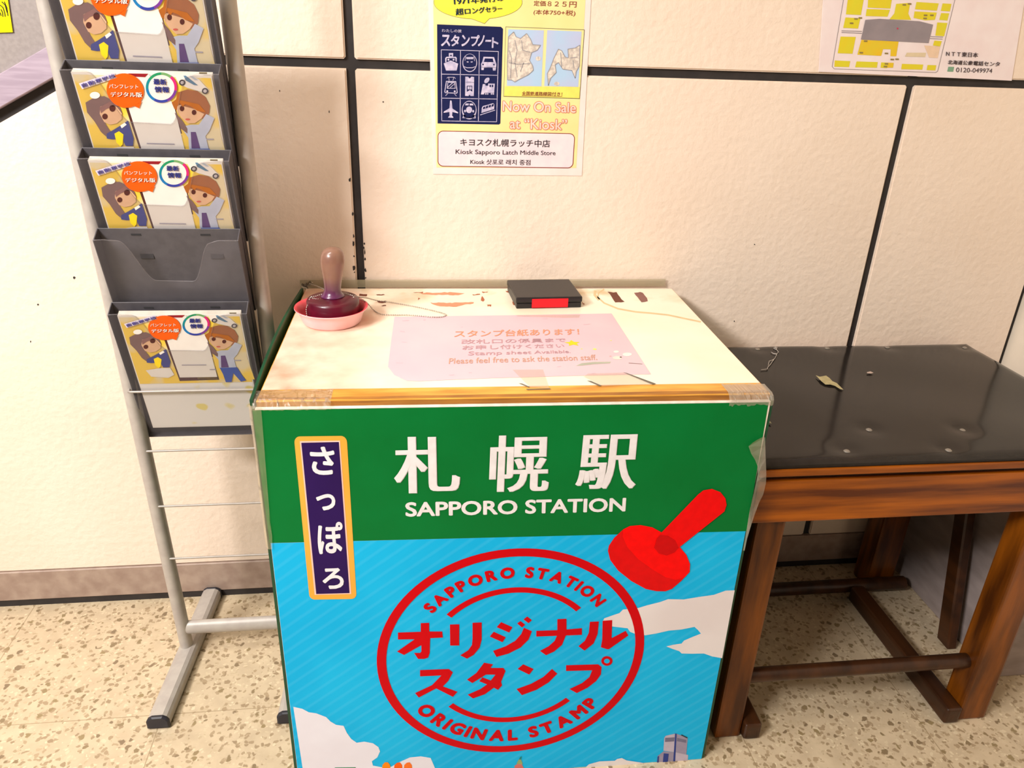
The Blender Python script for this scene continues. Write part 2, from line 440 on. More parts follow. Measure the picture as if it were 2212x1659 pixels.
# price lines
b.text('定価８２５円', [P4(1050, 5), P4(1435, 10), P4(1430, 68), P4(1048, 52)], on_wall, M_BROWN, 0.006, off=0.0018)
b.text('(本体750+税)', [P4(1050, 85), P4(1425, 92), P4(1420, 148), P4(1045, 136)], on_wall, M_BROWN, 0.004, off=0.0018)
b.build('paper', poster)
b = MB()
bal = [(q[0], q[1]) for q in ell(550, 20, 394, 150, 48)]
lo = [i for i, q in enumerate(bal)]
bal2 = []
for q in bal:
    bal2.append(q)
# tail of the balloon between its two lowest right points
k0 = min(range(48), key=lambda i: abs(bal[i][0] - 665) + (0 if bal[i][1] > 20 else 9999)); k1 = min(range(48), key=lambda i: abs(bal[i][0] - 520) + (0 if bal[i][1] > 20 else 9999))
out = bal[:k0 + 1] + [(608, 210)] + bal[k1:]
cxy = (550, 20)
b.ngon(wl([(cxy[0] + (x - cxy[0]) * 1.008, cxy[1] + (y - cxy[1]) * 1.02) for x, y in out], 0.0018), M_LINE); b.ngon(wl(out, 0.0021), M_BALY)
b.text('1971年発行の', [P4(330, -20), P4(780, -50), P4(780, 10), P4(335, 45)], on_wall, M_DNAV, 0.006, 0.025, 0.0024)
b.text('超ロングセラー', [P4(345, 78), P4(765, 52), P4(768, 100), P4(350, 138)], on_wall, M_DNAV, 0.006, 0.025, 0.0024)
b.build('speech_balloon', poster)
# notebook cover
b = MB(); b.ngon(wl([(183, 218), (755, 240), (774, 258), (750, 1105), (738, 1116), (188, 1106)], 0.0018), M_NAVY)
b.text('わたしの旅', [P4(225, 258), P4(402, 264), P4(402, 292), P4(224, 288)], on_wall, M_SIL, 0.008, off=0.0021)
SX = [('ス', 222, 305), ('タ', 308, 385), ('ン', 405, 478), ('プ', 488, 565), ('ノ', 552, 610), ('ー', 618, 670), ('ト', 676, 735)]
for ch, xa, xb_ in SX:
    y0, y1 = (308, 415) if ch not in 'ー' else (350, 375)
    if ch == 'ト': y0, y1 = 328, 430
    b.text(ch, [P4(xa, y0 + xa * .01), P4(xb_, y0 + xb_ * .01), P4(xb_ - 4, y1), P4(xa - 4, y1)], on_wall, M_SIL, 0.032, off=0.0021)
I = crop(940, 90, 8.73)
def icon(pts, m=None, off=0.0021): b.ngon([on_wall(I(*q), off) for q in pts], m or M_SIL)
def iline(pts, w=10, m=None, off=0.0021): icon(stroke(pts, w), m, off)
for q in ([(115, 152), (1195, 185)], [(125, 612), (1170, 635)], [(120, 1065), (1165, 1082)], [(120, 1493), (1160, 1512)]): iline(q, 12)
for q in ([(115, 150), (125, 1495)], [(478, 165), (470, 1500)], [(832, 175), (815, 1505)], [(1192, 185), (1158, 1512)]): iline(q, 12)
# ship
icon([(160, 410), (295, 355), (435, 415), (405, 545), (205, 545)]); icon([(258, 215), (340, 215), (340, 285), (258, 285)]); icon([(280, 250), (315, 250), (315, 270), (280, 270)], M_NAVY, .0024)
icon([(190, 310), (215, 285), (390, 285), (408, 310), (405, 380), (385, 370), (380, 310), (215, 310), (212, 385), (190, 390)]); icon(ell(250, 340, 18, 18)); icon(ell(348, 340, 18, 18))
# bullet train
for k in (0,):
    icon(ell(652, 400, 138, 172, 40)); icon(ell(652, 395, 124, 160, 40), M_NAVY, .0024); icon([(585, 290), (720, 290), (715, 330), (590, 330)], None, .0027); icon([(595, 372), (630, 375), (628, 392), (597, 390)], None, .0027); icon([(668, 375), (708, 372), (704, 392), (670, 392)], None, .0027)
    iline([(530, 465), (600, 492), (700, 492), (775, 465)], 12, None, .0027); iline([(562, 360), (575, 270)], 9, None, .0027); iline([(742, 365), (730, 275)], 9, None, .0027)
# car
icon([(912, 285), (1110, 290), (1140, 380), (1155, 420), (1150, 480), (1140, 545), (1090, 545), (1085, 490), (920, 490), (915, 535), (872, 535), (865, 420), (890, 370)]); icon([(938, 315), (1085, 318), (1100, 385), (918, 382)], M_NAVY, .0024)
icon(ell(903, 430, 14, 16), M_NAVY, .0024); icon(ell(1108, 433, 14, 16), M_NAVY, .0024); iline([(865, 480), (1150, 487)], 5, M_NAVY, .0024)
# tram
icon([(205, 740), (395, 745), (425, 960), (405, 980), (190, 970), (172, 950)]); icon([(220, 755), (380, 760), (408, 950), (395, 962), (200, 955), (190, 940)], M_NAVY, .0024); icon([(235, 760), (370, 765), (385, 885), (220, 885)], None, .0027); icon([(245, 775), (360, 778), (372, 872), (235, 872)], M_NAVY, .003)
iline([(235, 860), (330, 775)], 12, None, .0033); iline([(280, 870), (372, 790)], 9, None, .0033); icon(ell(228, 935, 18, 18), None, .0027); icon(ell(370, 937, 18, 18), None, .0027)
iline([(220, 690), (240, 670), (365, 672), (382, 700)], 9); iline([(255, 675), (265, 735)], 8); iline([(350, 675), (335, 735)], 8); iline([(235, 980), (195, 1020)], 9); iline([(360, 982), (402, 1025)], 9)
# ticket
icon([(568, 660), (620, 662), (652, 695), (685, 660), (735, 668), (728, 1025), (668, 1025), (648, 1000), (628, 1025), (565, 1022)]); icon([(598, 830), (698, 832), (700, 945), (655, 910), (598, 945)], M_NAVY, .0024); icon([(612, 845), (648, 845), (648, 900), (612, 900)], None, .0027); icon([(655, 845), (690, 845), (690, 900), (655, 900)], None, .0027); iline([(575, 765), (730, 768)], 6, M_NAVY, .0024)
# steam engine
icon([(900, 800), (945, 800), (950, 830), (1000, 830), (1000, 790), (1125, 792), (1112, 965), (930, 965), (920, 995), (862, 995)]); icon(ell(975, 730, 38, 62, 24, 0.7)); icon([(1025, 815), (1052, 815), (1052, 855), (1025, 855)], M_NAVY, .0024); icon([(1068, 815), (1095, 815), (1095, 855), (1068, 855)], M_NAVY, .0024)
for x in (955, 990, 1063, 1098): icon(ell(x, 985, 15, 15))
# aeroplane
icon([(280, 1120), (295, 1105), (312, 1120), (325, 1260), (435, 1335), (430, 1352), (325, 1325), (318, 1395), (345, 1425), (340, 1435), (245, 1433), (248, 1420), (272, 1395), (268, 1325), (158, 1342), (165, 1318), (270, 1255)])
# old express train
icon(ell(642, 1290, 138, 175, 40)); icon([(535, 1375), (755, 1385), (765, 1445), (515, 1440)]); icon(ell(642, 1275, 124, 145, 40), M_NAVY, .0024); icon(ell(640, 1285, 58, 62), None, .0027); icon(ell(562, 1308, 18, 24), None, .0027); icon(ell(718, 1312, 18, 24), None, .0027)
icon([(575, 1165), (632, 1165), (632, 1200), (565, 1200)], None, .0027); icon([(650, 1168), (710, 1168), (722, 1202), (650, 1202)], None, .0027); icon([(545, 1405), (640, 1420), (625, 1432), (535, 1428)], M_NAVY, .0024); icon([(655, 1420), (738, 1408), (750, 1432), (660, 1432)], M_NAVY, .0024)
# cable car
icon([(880, 1250), (900, 1215), (1095, 1160), (1115, 1180), (1112, 1272), (872, 1345)]); iline([(850, 1382), (1130, 1290)], 14)
for a in (0, 1, 2, 3): icon([(905 + a * 54, 1235 - a * 17), (945 + a * 54, 1222 - a * 17), (940 + a * 54, 1262 - a * 15), (898 + a * 54, 1275 - a * 15)], M_NAVY, .0024)
b.build('notebook_picture', poster)
# maps
M_SEA = mat('map_sea', (176, 206, 232), (192, 196, 226), 0.5, 12); M_LAND = mat('map_land', (232, 220, 204), (196, 184, 172), 0.5, 160, 4, 0.4, 0.62); M_COAST = ink('map_coast', (160, 156, 158)); M_CAP = ink('map_caption_yellow', (246, 232, 110))
b = MB(); fr = [(797, 238), (1505, 265), (1462, 886), (778, 866)]
b.ngon(wl(fr, 0.0018), M_LINE); b.ngon(wl([(801, 243), (1500, 270), (1458, 881), (782, 861)], 0.0021), M_PYEL); b.ngon(wl([(790, 775), (1462, 780), (1458, 880), (783, 860)], 0.0024), M_CAP)
b.ngon(wl([(820, 262), (1140, 272), (1118, 773), (808, 768)], 0.0024), M_SEA); b.ngon(wl([(1170, 270), (1478, 282), (1448, 778), (1143, 770)], 0.0024), M_SEA)
land1 = [(822, 330), (870, 285), (890, 330), (930, 345), (985, 300), (1020, 350), (1040, 400), (1110, 405), (1080, 450), (1030, 470), (1010, 540), (1040, 590), (1045, 630), (1000, 670), (960, 690), (910, 715), (880, 735), (850, 715), (815, 715), (812, 560)]
land2 = [(1180, 765), (1170, 660), (1200, 600), (1230, 520), (1270, 440), (1300, 455), (1330, 510), (1360, 520), (1355, 440), (1420, 430), (1462, 405), (1458, 590), (1430, 640), (1420, 700), (1390, 630), (1310, 620), (1270, 560), (1240, 580), (1250, 650), (1200, 700)]
for l_ in (land1, land2):
    b.ngon(wl(l_, 0.0027), M_LAND)
    for i in range(len(l_)): b.ngon(wl(stroke([l_[i], l_[(i + 1) % len(l_)]], 6), 0.003), M_COAST)
b.ngon(wl(ell(1090, 525, 25, 20, 12), 0.0027), M_LAND); b.ngon(wl(ell(1255, 750, 25, 18, 12), 0.0027), M_LAND)
for l_ in ([(880, 360), (900, 450), (880, 560), (900, 690)], [(940, 360), (950, 450), (1020, 470)], [(825, 560), (900, 575), (1020, 570)], [(830, 450), (850, 520), (840, 700)], [(960, 560), (930, 640)], [(1290, 470), (1300, 600)], [(1380, 520), (1440, 510)], [(1400, 540), (1410, 610)]): b.ngon(wl(stroke(l_, 6), 0.003), M_COAST)
b.text('全国鉄道路線図付き！', [P4(945, 818), P4(1305, 826), P4(1303, 860), P4(942, 850)], on_wall, M_BROWN, 0.004, off=0.0028); b.ngon(wl([(942, 853), (1303, 862), (1303, 866), (942, 857)], 0.0028), M_BROWN)
b.build('map_picture', poster)
b = MB()
for m_, bo, of in ((M_OUTL, 0.055, 0.0018), (M_PALEP, 0.004, 0.0024)):
    e = 7 if bo > 0.01 else 0
    b.text('Now On Sale', [P4(775 - e, 905 - e), P4(1428 + e, 920 - e), P4(1425 + e, 1010 + e), P4(772 - e, 995 + e)], on_wall, m_, bo, off=of)
    b.text('at “Kiosk”', [P4(838 - e, 1060 - e), P4(1348 + e, 1072 - e), P4(1345 + e, 1165 + e), P4(836 - e, 1152 + e)], on_wall, m_, bo, off=of)
b.build('lettering', poster)


def rrect(x0, y0, x1, y1, r, n=6):
    p = []
    for cx, cy, a0 in ((x1 - r, y0 + r, -90), (x1 - r, y1 - r, 0), (x0 + r, y1 - r, 90), (x0 + r, y0 + r, 180)):
        for i in range(n + 1): a = math.radians(a0 + 90 * i / n); p.append((cx + r * math.cos(a), cy + r * math.sin(a)))
    return p


def rq(quad, r, n=6, ar=1.0):
    h = homog(quad)
    return [h(x, y / ar) for x, y in rrect(0, 0, 1, ar, r, n)]


b = MB(); b.ngon([on_wall(q, .0018) for q in rq([P4(188, 1170), P4(1420, 1195), P4(1402, 1508), P4(188, 1492)], .04, 6, .26)], M_BROWN)
b.ngon([on_wall(q, .0021) for q in rq([P4(195, 1177), P4(1413, 1202), P4(1395, 1501), P4(195, 1485)], .036, 6, .26)], M_PINKW)
b.text('キヨスク札幌ラッチ中店', [P4(392, 1240), P4(1196, 1254), P4(1194, 1320), P4(390, 1306)], on_wall, M_TXT, 0.01, off=.0024)
b.text('Kiosk Sapporo Latch Middle Store', [P4(350, 1338), P4(1245, 1352), P4(1243, 1402), P4(348, 1392)], on_wall, M_TXT, 0.004, off=.0024)
b.text('Kiosk 삿포로 래치 중점', [P4(482, 1425), P4(1020, 1432), P4(1018, 1480), P4(480, 1472)], on_wall, M_TXT, 0.006, off=.0024)
b.build('caption_box', poster)

# ---- white phone notice with street map
P5 = crop(1750, 0, 4.788)
notice = thing('telephone_notice', 'white telephone notice with yellow street map near the right corner', 'notice', on_wall((1980, 170)))
M_PW = mat('notice_white', (244, 230, 228), (240, 222, 220), 0.4, 20); M_BLKY = mat('street_block_yellow', (222, 212, 40), (228, 206, 30), 0.5, 20); M_GST = mat('station_grey', (150, 138, 142), (140, 130, 134), 0.5, 30); M_BLO = mat('street_block_orange', (236, 190, 20), (226, 200, 40), 0.5, 25)
b = MB(); b.slab(wl([(190, -900), (2350, -800), (2085, 835), (90, 742)], 0.0025, P5), (0, -1, 0), 0.0015, M_PW)
NT = ink('notice_text', (80, 66, 70))
b.text('ＮＴＴ東日本', [P5(1408, 530), P5(1742, 545), P5(1735, 595), P5(1405, 580)], on_wall, NT, .004, .012, .003)
b.text('北海道公衆電話センタ', [P5(1430, 620), P5(1968, 640), P5(1958, 688), P5(1422, 664)], on_wall, NT, .002, .014, .003)
b.text('0120-049974', [P5(1512, 698), P5(1888, 710), P5(1880, 755), P5(1508, 746)], on_wall, NT, .004, off=.003)
b.ngon(wl([(1430, 690), (1490, 692), (1480, 742), (1418, 740)], .003, P5), ink('green_mark', (130, 170, 140)))
b.build('paper', notice)
b = MB()
line5 = ink('map_border', (150, 140, 140))
bd = [(395, -300), (228, 690), (250, 712), (1300, 750), (1320, 735), (1560, -260)]
for i in range(len(bd) - 1): b.ngon(wl(stroke([bd[i], bd[i + 1]], 5), .003, P5), line5)
for q in ([(390, -10), (555, -10), (525, 155), (370, 148)], [(600, -10), (845, -8), (830, 88), (595, 78)], [(585, 92), (825, 102), (800, 172), (575, 165)], [(890, 40), (1035, 30), (1015, 140), (1045, 205), (820, 200), (870, 140)], [(1100, 20), (1330, 35), (1310, 110), (1085, 95)], [(1370, 35), (1462, 40), (1445, 118), (1352, 112)], [(1080, 118), (1310, 130), (1290, 205), (1190, 210), (1070, 185)], [(1355, 135), (1438, 138), (1420, 212), (1335, 205)], [(365, 180), (520, 188), (495, 295), (342, 288)], [(1315, 232), (1420, 238), (1385, 375), (1295, 368)], [(315, 378), (472, 382), (438, 555), (285, 550)], [(255, 625), (415, 632), (402, 693), (250, 690)], [(480, 635), (700, 642), (690, 700), (465, 695)], [(950, 660), (1170, 668), (1160, 720), (942, 715)], [(1215, 672), (1305, 675), (1295, 728), (1205, 725)], [(1285, 420), (1362, 425), (1345, 480), (1270, 470)], [(735, 645), (800, 648), (795, 705), (728, 700)]):
    b.ngon(wl(q, .003, P5), M_BLKY)
for q in ([(530, 412), (915, 430), (890, 582), (830, 580), (835, 510), (755, 508), (735, 578), (488, 565)], [(800, 648), (865, 650), (858, 700), (795, 700)]): b.ngon(wl(q, .003, P5), M_BLO)
b.ngon(wl([(572, 205), (720, 195), (1130, 220), (1272, 255), (1225, 445), (525, 408)], .0033, P5), M_GST)
for q in ([(325, 318), (535, 325)], [(325, 335), (535, 345)], [(1245, 378), (1375, 384)], [(1240, 398), (1370, 405)]): b.ngon(wl(stroke(q, 7), .003, P5), M_GST)
b.ngon(wl([(1000, 545), (1200, 545), (1190, 590), (980, 585)], .003, P5), ink('faded_map_patch', (226, 206, 170))); b.ngon(wl([(1180, 470), (1345, 480), (1320, 600), (1230, 595)], .003, P5), ink('faded_map_patch_orange', (240, 208, 176)))
for x, y in ((475, 195), (520, 185), (430, 240), (1195, 158), (1260, 158), (1190, 190), (975, 50), (1030, 40), (790, 552), (790, 660), (780, 688), (850, 615), (900, 612), (530, 545), (575, 425)):
    b.ngon(wl([(x - 18, y - 8), (x + 18, y - 7), (x + 17, y + 8), (x - 19, y + 7)], .0036, P5), ink('map_label', (150, 130, 80)))
b.ngon(wl(ell(905, 295, 9, 9, 10), .0037, P5), ink('map_red', (215, 60, 90)))
b.build('street_map', notice)

# ================================================================== STAMP STAND
M_GREEN = mat('panel_green', (0, 116, 50), (0, 110, 45), 0.4, 8, spec=.12); M_GREEN_SHADE = mat('green_shaded', (8, 74, 44), (6, 62, 36), 0.45, 12)
M_FOAM = mat('white_board_edge', (238, 226, 212), (222, 208, 192), 0.7, 60, 4, .4, .6); M_PLY = mat('orange_plywood', (236, 176, 74), (196, 130, 44), 0.45, 60, 5, .35, .65, stretch=(0.15, 1, 4)); M_PLYB = mat('brown_plywood_edge', (176, 116, 40), (146, 92, 34), 0.5, 70, 4, .35, .65, stretch=(0.2, 1, 3))


def sky_material():
    m = mat('panel_sky', (22, 184, 236), (14, 176, 230), 0.4, 6, spec=.12); nt = m.node_tree; N = nt.nodes; L = nt.links; p = N['Principled BSDF']
    src = p.inputs['Base Color'].links[0].from_socket; tc = [n for n in N if n.type == 'TEX_COORD'][0]
    sx = N.new('ShaderNodeSeparateXYZ'); L.new(tc.outputs['Object'], sx.inputs[0])
    a = N.new('ShaderNodeMath'); a.operation = 'MULTIPLY_ADD'; a.inputs[1].default_value = -0.78; L.new(sx.outputs[0], a.inputs[0]); L.new(sx.outputs[2], a.inputs[2])
    w = N.new('ShaderNodeMath'); w.operation = 'MULTIPLY'; w.inputs[1].default_value = 225; L.new(a.outputs[0], w.inputs[0])
    s_ = N.new('ShaderNodeMath'); s_.operation = 'SINE'; L.new(w.outputs[0], s_.inputs[0])
    r = N.new('ShaderNodeMapRange'); r.inputs[1].default_value = 0.3; r.inputs[2].default_value = 1.0; r.inputs[3].default_value = 0; r.inputs[4].default_value = 0.09; L.new(s_.outputs[0], r.inputs[0])
    mx = N.new('ShaderNodeMix'); mx.data_type = 'RGBA'; mx.inputs['B'].default_value = rgb((120, 208, 242)); L.new(r.outputs[0], mx.inputs['Factor']); L.new(src, mx.inputs['A']); L.new(mx.outputs['Result'], p.inputs['Base Color'])
    return m


M_SKY = sky_material()
stand = thing('stamp_stand', 'green and blue station stamp stand with white top in the middle', 'stamp stand', bp(BW / 2, BD / 2, 0))
BASE_B = lambda a, b, z: bp(a, b, z)
# inner carcass
b = MB(); b.hexa([bp(.006, .0085, 0), bp(BW - .006, .0085, 0), bp(BW - .006, BD - .02, 0), bp(.006, BD - .02, 0), bp(.006, .0085, .862), bp(BW - .006, .0085, .862), bp(BW - .006, BD - .02, .862), bp(.006, BD - .02, .862)], mat('carcass_board', (190, 160, 120), rough=.7))
b.build('body', stand)
# front display board with its picture
b = MB(); gz = 0.6124
fb = MB()
fb.hexa([bp(0, 0, 0), bp(BW, 0, 0), bp(BW, .008, 0), bp(0, .008, 0), bp(0, 0, .8795), bp(BW, 0, .8785), bp(BW, .008, .8785), bp(0, .008, .8795)], M_FOAM, 0.0008, 1)
o_ = 0.0004
fb.ngon([on_front(q, o_) for q in [(545.5, 886), (1660.5, 869), (1613, 1147.5), (582.5, 1173)]], M_GREEN)
fb.add([bp(0.0006, -o_, gz + .005), bp(BW - .0006, -o_, gz - .005), bp(BW - .0006, -o_, 0.001), bp(.0006, -o_, .001)], [(3, 2, 1, 0)], M_SKY)
front = fb.build('display_board', stand)
CB, C3, C5, C4c, C6 = crop(540, 850, 3.53), crop(1100, 850, 3.529), crop(1080, 1280, 3.95), crop(580, 1280, 4.254), crop(780, 1150, 3.456)
M_CLOUD = mat('cloud_print', (232, 230, 240), (226, 222, 232), .38, 9); M_CLOUD2 = mat('cloud_print_warm', (230, 222, 222), (224, 214, 214), .38, 9)
def fl(lst, f, off): return [on_front(f(*q), off) for q in lst]


b = MB()
b.ngon(fl([(228, 1050), (310, 1068), (370, 1100), (440, 1110), (530, 1145), (570, 1185), (620, 1215), (690, 1225), (720, 1290), (760, 1345), (810, 1380), (880, 1370), (960, 1385), (1010, 1420), (1025, 1460), (1000, 1515), (950, 1550), (960, 1590), (1040, 1605), (1130, 1600), (1200, 1560), (1300, 1515), (1400, 1505), (1490, 1520), (1520, 1590), (1560, 1680), (1700, 1760), (1700, 2000), (372, 2000)], C4c, .0008), M_CLOUD); b.build('cloud_print', front); b = MB()
right = [C3(*q) for q in [(1719, 1500), (1650, 1503), (1560, 1535), (1440, 1552), (1330, 1570), (1210, 1568), (1150, 1590), (1050, 1615), (985, 1635)]] + [C5(*q) for q in [(1050, 145), (1020, 175), (960, 195), (890, 220), (880, 240), (960, 290), (1090, 305), (1110, 335), (1160, 355), (1240, 365), (1330, 350), (1440, 325), (1550, 315), (1660, 293), (1690, 320), (1715, 350), (1640, 380), (1570, 410), (1550, 435), (1480, 445), (1420, 460), (1470, 480), (1530, 500), (1550, 520), (1640, 522), (1740, 520), (1810, 545), (1896, 560)]]
b.ngon([on_front(q, .0008) for q in right], M_CLOUD2)
b.build('cloud_print', front)
# tower, station, tulips, leaf, spire
b = MB(); TL, TD, TB = ink('tower_light', (196, 184, 200)), ink('tower_mid', (160, 150, 172)), ink('tower_blue', (50, 66, 140))
b.ngon(fl([(1345, 1395), (1395, 1355), (1490, 1362), (1605, 1385), (1600, 1420), (1590, 1700), (1310, 1700)], C5, .0008), TD)
b.ngon(fl([(1402, 1240), (1415, 1222), (1500, 1203), (1490, 1362), (1395, 1350)], C5, .001), TL); b.ngon(fl([(1500, 1203), (1602, 1238), (1590, 1382), (1490, 1362)], C5, .001), TD); b.ngon(fl([(1490, 1362), (1605, 1386), (1592, 1700), (1470, 1700)], C5, .001), TL)
for q in ([(1494, 1203), (1508, 1204), (1480, 1700), (1462, 1700)], [(1398, 1372), (1440, 1376), (1425, 1500), (1385, 1490)], [(1345, 1400), (1358, 1395), (1350, 1500), (1335, 1500)]): b.ngon(fl(q, C5, .0013), TB)
for q in ([(1410, 1240), (1490, 1235), (1486, 1270), (1408, 1275)], [(1512, 1240), (1590, 1258), (1588, 1282), (1510, 1268)]): b.ngon(fl(q, C5, .0012), ink('tower_grey', (120, 116, 140)))
b.ngon(fl([(1548, 1210), (1600, 1235), (1598, 1245), (1546, 1220)], C5, .0013), ink('tower_dark', (40, 60, 70)))
b.build('tower_print', front); b = MB()
b.ngon(fl([(690, 1540), (720, 1500), (760, 1465), (850, 1440), (980, 1435), (1000, 1420), (1040, 1412), (1080, 1432), (1200, 1450), (1340, 1478), (1560, 1468), (1570, 1700), (650, 1700)], C5, .0015), M_CLOUD2)
b.ngon(fl([(850, 1485), (1000, 1490), (995, 1530), (840, 1525)], C5, .0018), TD); b.ngon(fl([(1175, 1484), (1230, 1488), (1225, 1540), (1170, 1535)], C5, .0018), TB)
b.build('station_print', front)
for x, c_ in ((1085, (250, 140, 10)), (1195, (250, 100, 10)), (1285, (250, 120, 40))):
    b = MB(); b.ngon(fl([(x - 42, 1630), (x - 38, 1585), (x - 15, 1560 + (x % 7)), (x + 12, 1560), (x + 32, 1585), (x + 36, 1630), (x + 20, 1700), (x - 25, 1700)], C4c, .0012), ink('tulip_%d' % x, c_)); b.build('tulip_print', front)
b = MB(); b.ngon(fl([(610, 1608), (800, 1606), (820, 1650), (600, 1650)], C4c, .0011), ink('leaf_green_print', (60, 130, 80))); b.build('leaf_print', front); b = MB()
b.ngon(fl([(125, 1478), (150, 1462), (185, 1465), (205, 1500), (210, 1600), (120, 1600)], C5, .001), ink('spire_pink', (214, 120, 110))); b.ngon(fl([(140, 1462), (160, 1425), (178, 1420), (195, 1465)], C5, .001), ink('spire_olive', (150, 170, 110))); b.ngon(fl([(162, 1425), (172, 1402), (188, 1398), (180, 1425)], C5, .001), ink('spire_green', (30, 140, 140)))
b.build('spire_print', front)
# name plate
b = MB(); b.ngon([on_front(q, .0008) for q in rq([CB(335, 328), CB(737, 323), CB(813, 1566), CB(455, 1572)], .11, 5, 3.2)], mat('name_orange', (252, 176, 64), (250, 168, 56), .35, 8))
b.ngon(fl([(380, 364), (686, 359), (772, 1529), (493, 1536)], CB, .0011), ink('name_pink', (250, 205, 190))); b.ngon(fl([(391, 376), (677, 370), (759, 1522), (505, 1529)], CB, .0014), mat('name_purple', (46, 20, 86), (42, 17, 78), .4, 8, spec=.12))
for ch, q in (('さ', [(452, 405), (640, 405), (660, 620), (470, 622)]), ('っ', [(500, 768), (645, 765), (660, 890), (512, 893)]), ('ぽ', [(508, 980), (704, 978), (722, 1220), (522, 1226)]), ('ろ', [(545, 1332), (705, 1330), (722, 1488), (558, 1492)])):
    b.text(ch, [CB(*p) for p in q], on_front, M_WHITE, .028, off=.0017)
b.build('name_plate_print', front)
# title
b = MB(); M_TW = ink('title_white', (238, 232, 232))
for ch, q in (('札', (849, 943, 995, 1066)), ('幌', (1055, 940, 1190, 1063)), ('駅', (1241, 939, 1384, 1057))): b.text(ch, lean(*q, t=-.02), on_front, M_TW, .006, .022, .0008)
b.text('SAPPORO STATION', [(875, 1085), (1353, 1075), (1351, 1105), (876, 1116.5)], on_front, M_TW, .03, off=.0008)
b.build('title_print', front)
# stamp emblem
b = MB(); RED = mat('emblem_red', (206, 0, 14), (198, 0, 16), .4, 8, spec=.1)
for poly in ([(275, 748), (445, 742), (445, 678), (508, 675), (508, 740), (605, 740), (610, 785), (515, 790), (512, 900), (500, 935), (470, 945), (425, 945), (395, 900), (440, 900), (450, 890), (450, 842), (320, 915), (268, 890), (400, 798), (275, 800)],
             [(663, 688), (733, 686), (732, 845), (665, 845)], [(832, 675), (900, 672), (900, 800), (885, 860), (840, 915), (790, 943), (740, 918), (800, 880), (828, 840), (832, 790)],
             [(1045, 670), (1130, 708), (1105, 748), (1012, 708)], [(990, 742), (1080, 783), (1055, 820), (960, 778)], [(1215, 712), (1275, 738), (1250, 800), (1190, 860), (1100, 905), (1010, 930), (985, 885), (1080, 850), (1150, 810), (1195, 760)],
             [(1190, 662), (1225, 690), (1200, 710), (1165, 680)], [(1240, 628), (1275, 655), (1250, 678), (1212, 650)],
             [(1308, 735), (1465, 730), (1465, 648), (1533, 645), (1533, 725), (1648, 715), (1648, 765), (1528, 770), (1500, 840), (1440, 890), (1380, 917), (1335, 885), (1400, 850), (1445, 810), (1462, 772), (1308, 778)],
             [(1708, 668), (1775, 665), (1765, 760), (1735, 830), (1668, 883), (1622, 850), (1670, 810), (1700, 750)], [(1803, 660), (1875, 655), (1870, 790), (1975, 735), (1995, 770), (1850, 872), (1835, 872), (1790, 858), (1800, 800)],
             [(440, 1028), (655, 1020), (685, 1045), (650, 1110), (610, 1150), (720, 1190), (685, 1228), (560, 1165), (430, 1233), (403, 1200), (530, 1140), (600, 1068), (440, 1075)],
             [(918, 973), (985, 985), (965, 1012), (1062, 1012), (1078, 1035), (1045, 1115), (1052, 1143), (1022, 1176), (990, 1160), (925, 1208), (835, 1240), (795, 1212), (890, 1170), (940, 1135), (882, 1112), (905, 1082), (968, 1106), (1003, 1062), (932, 1062), (830, 1125), (790, 1100), (860, 1050)],
             [(1210, 985), (1288, 1020), (1255, 1062), (1168, 1020)], [(1425, 1020), (1465, 1055), (1400, 1120), (1310, 1175), (1200, 1215), (1160, 1170), (1270, 1130), (1360, 1080)],
             [(1530, 992), (1770, 985), (1795, 1005), (1790, 1060), (1755, 1110), (1690, 1160), (1610, 1200), (1555, 1170), (1650, 1125), (1705, 1080), (1725, 1030), (1530, 1035)]):
    b.ngon(fl(poly, C6, .0011), RED)


def f2(px): p = on_front(px); return ((p - BO).dot(BXD), p.z)


eL, eR, eT, eB = f2(C6(115, 935)), f2(C6(2108, 875)), f2(C6(1150, 118)), f2(C6(1075, 1637))
EC = ((eL[0] + eR[0]) / 2, (eT[1] + eB[1]) / 2); ERX, ERZ = (eR[0] - eL[0]) / 2, (eT[1] - eB[1]) / 2
ang = lambda px: math.atan2((f2(px)[1] - EC[1]) / ERZ, (f2(px)[0] - EC[0]) / ERX)
rad = lambda px: math.hypot((f2(px)[1] - EC[1]) / ERZ, (f2(px)[0] - EC[0]) / ERX)


def arc(r0, r1, a0, a1, n, off):
    vs = []; fs = []
    for i in range(n + 1):
        a = a0 + (a1 - a0) * i / n
        for r in (r0, r1): vs.append(bp(EC[0] + ERX * r * math.cos(a), -off, EC[1] + ERZ * r * math.sin(a)))
    for i in range(n): fs.append((2 * i, 2 * i + 1, 2 * i + 3, 2 * i + 2))
    b.add(vs, fs, RED)


arc(rad(C6(188, 930)), 1.0, 0, 2 * math.pi, 96, .0011)
arc(rad(C6(1150, 447)), rad(C6(1150, 408)), ang(C6(1620, 575)), ang(C6(640, 612)), 40, .0011)
arc(rad(C6(1110, 1378)), rad(C6(1110, 1412)), ang(C6(670, 1285)), ang(C6(1555, 1252)), 40, .0011)
b.ngon(fl(ell(1835, 960, 42, 36), C6, .0011), RED); b.ngon(fl(ell(1835, 961, 21, 17), C6, .0014), M_SKY)


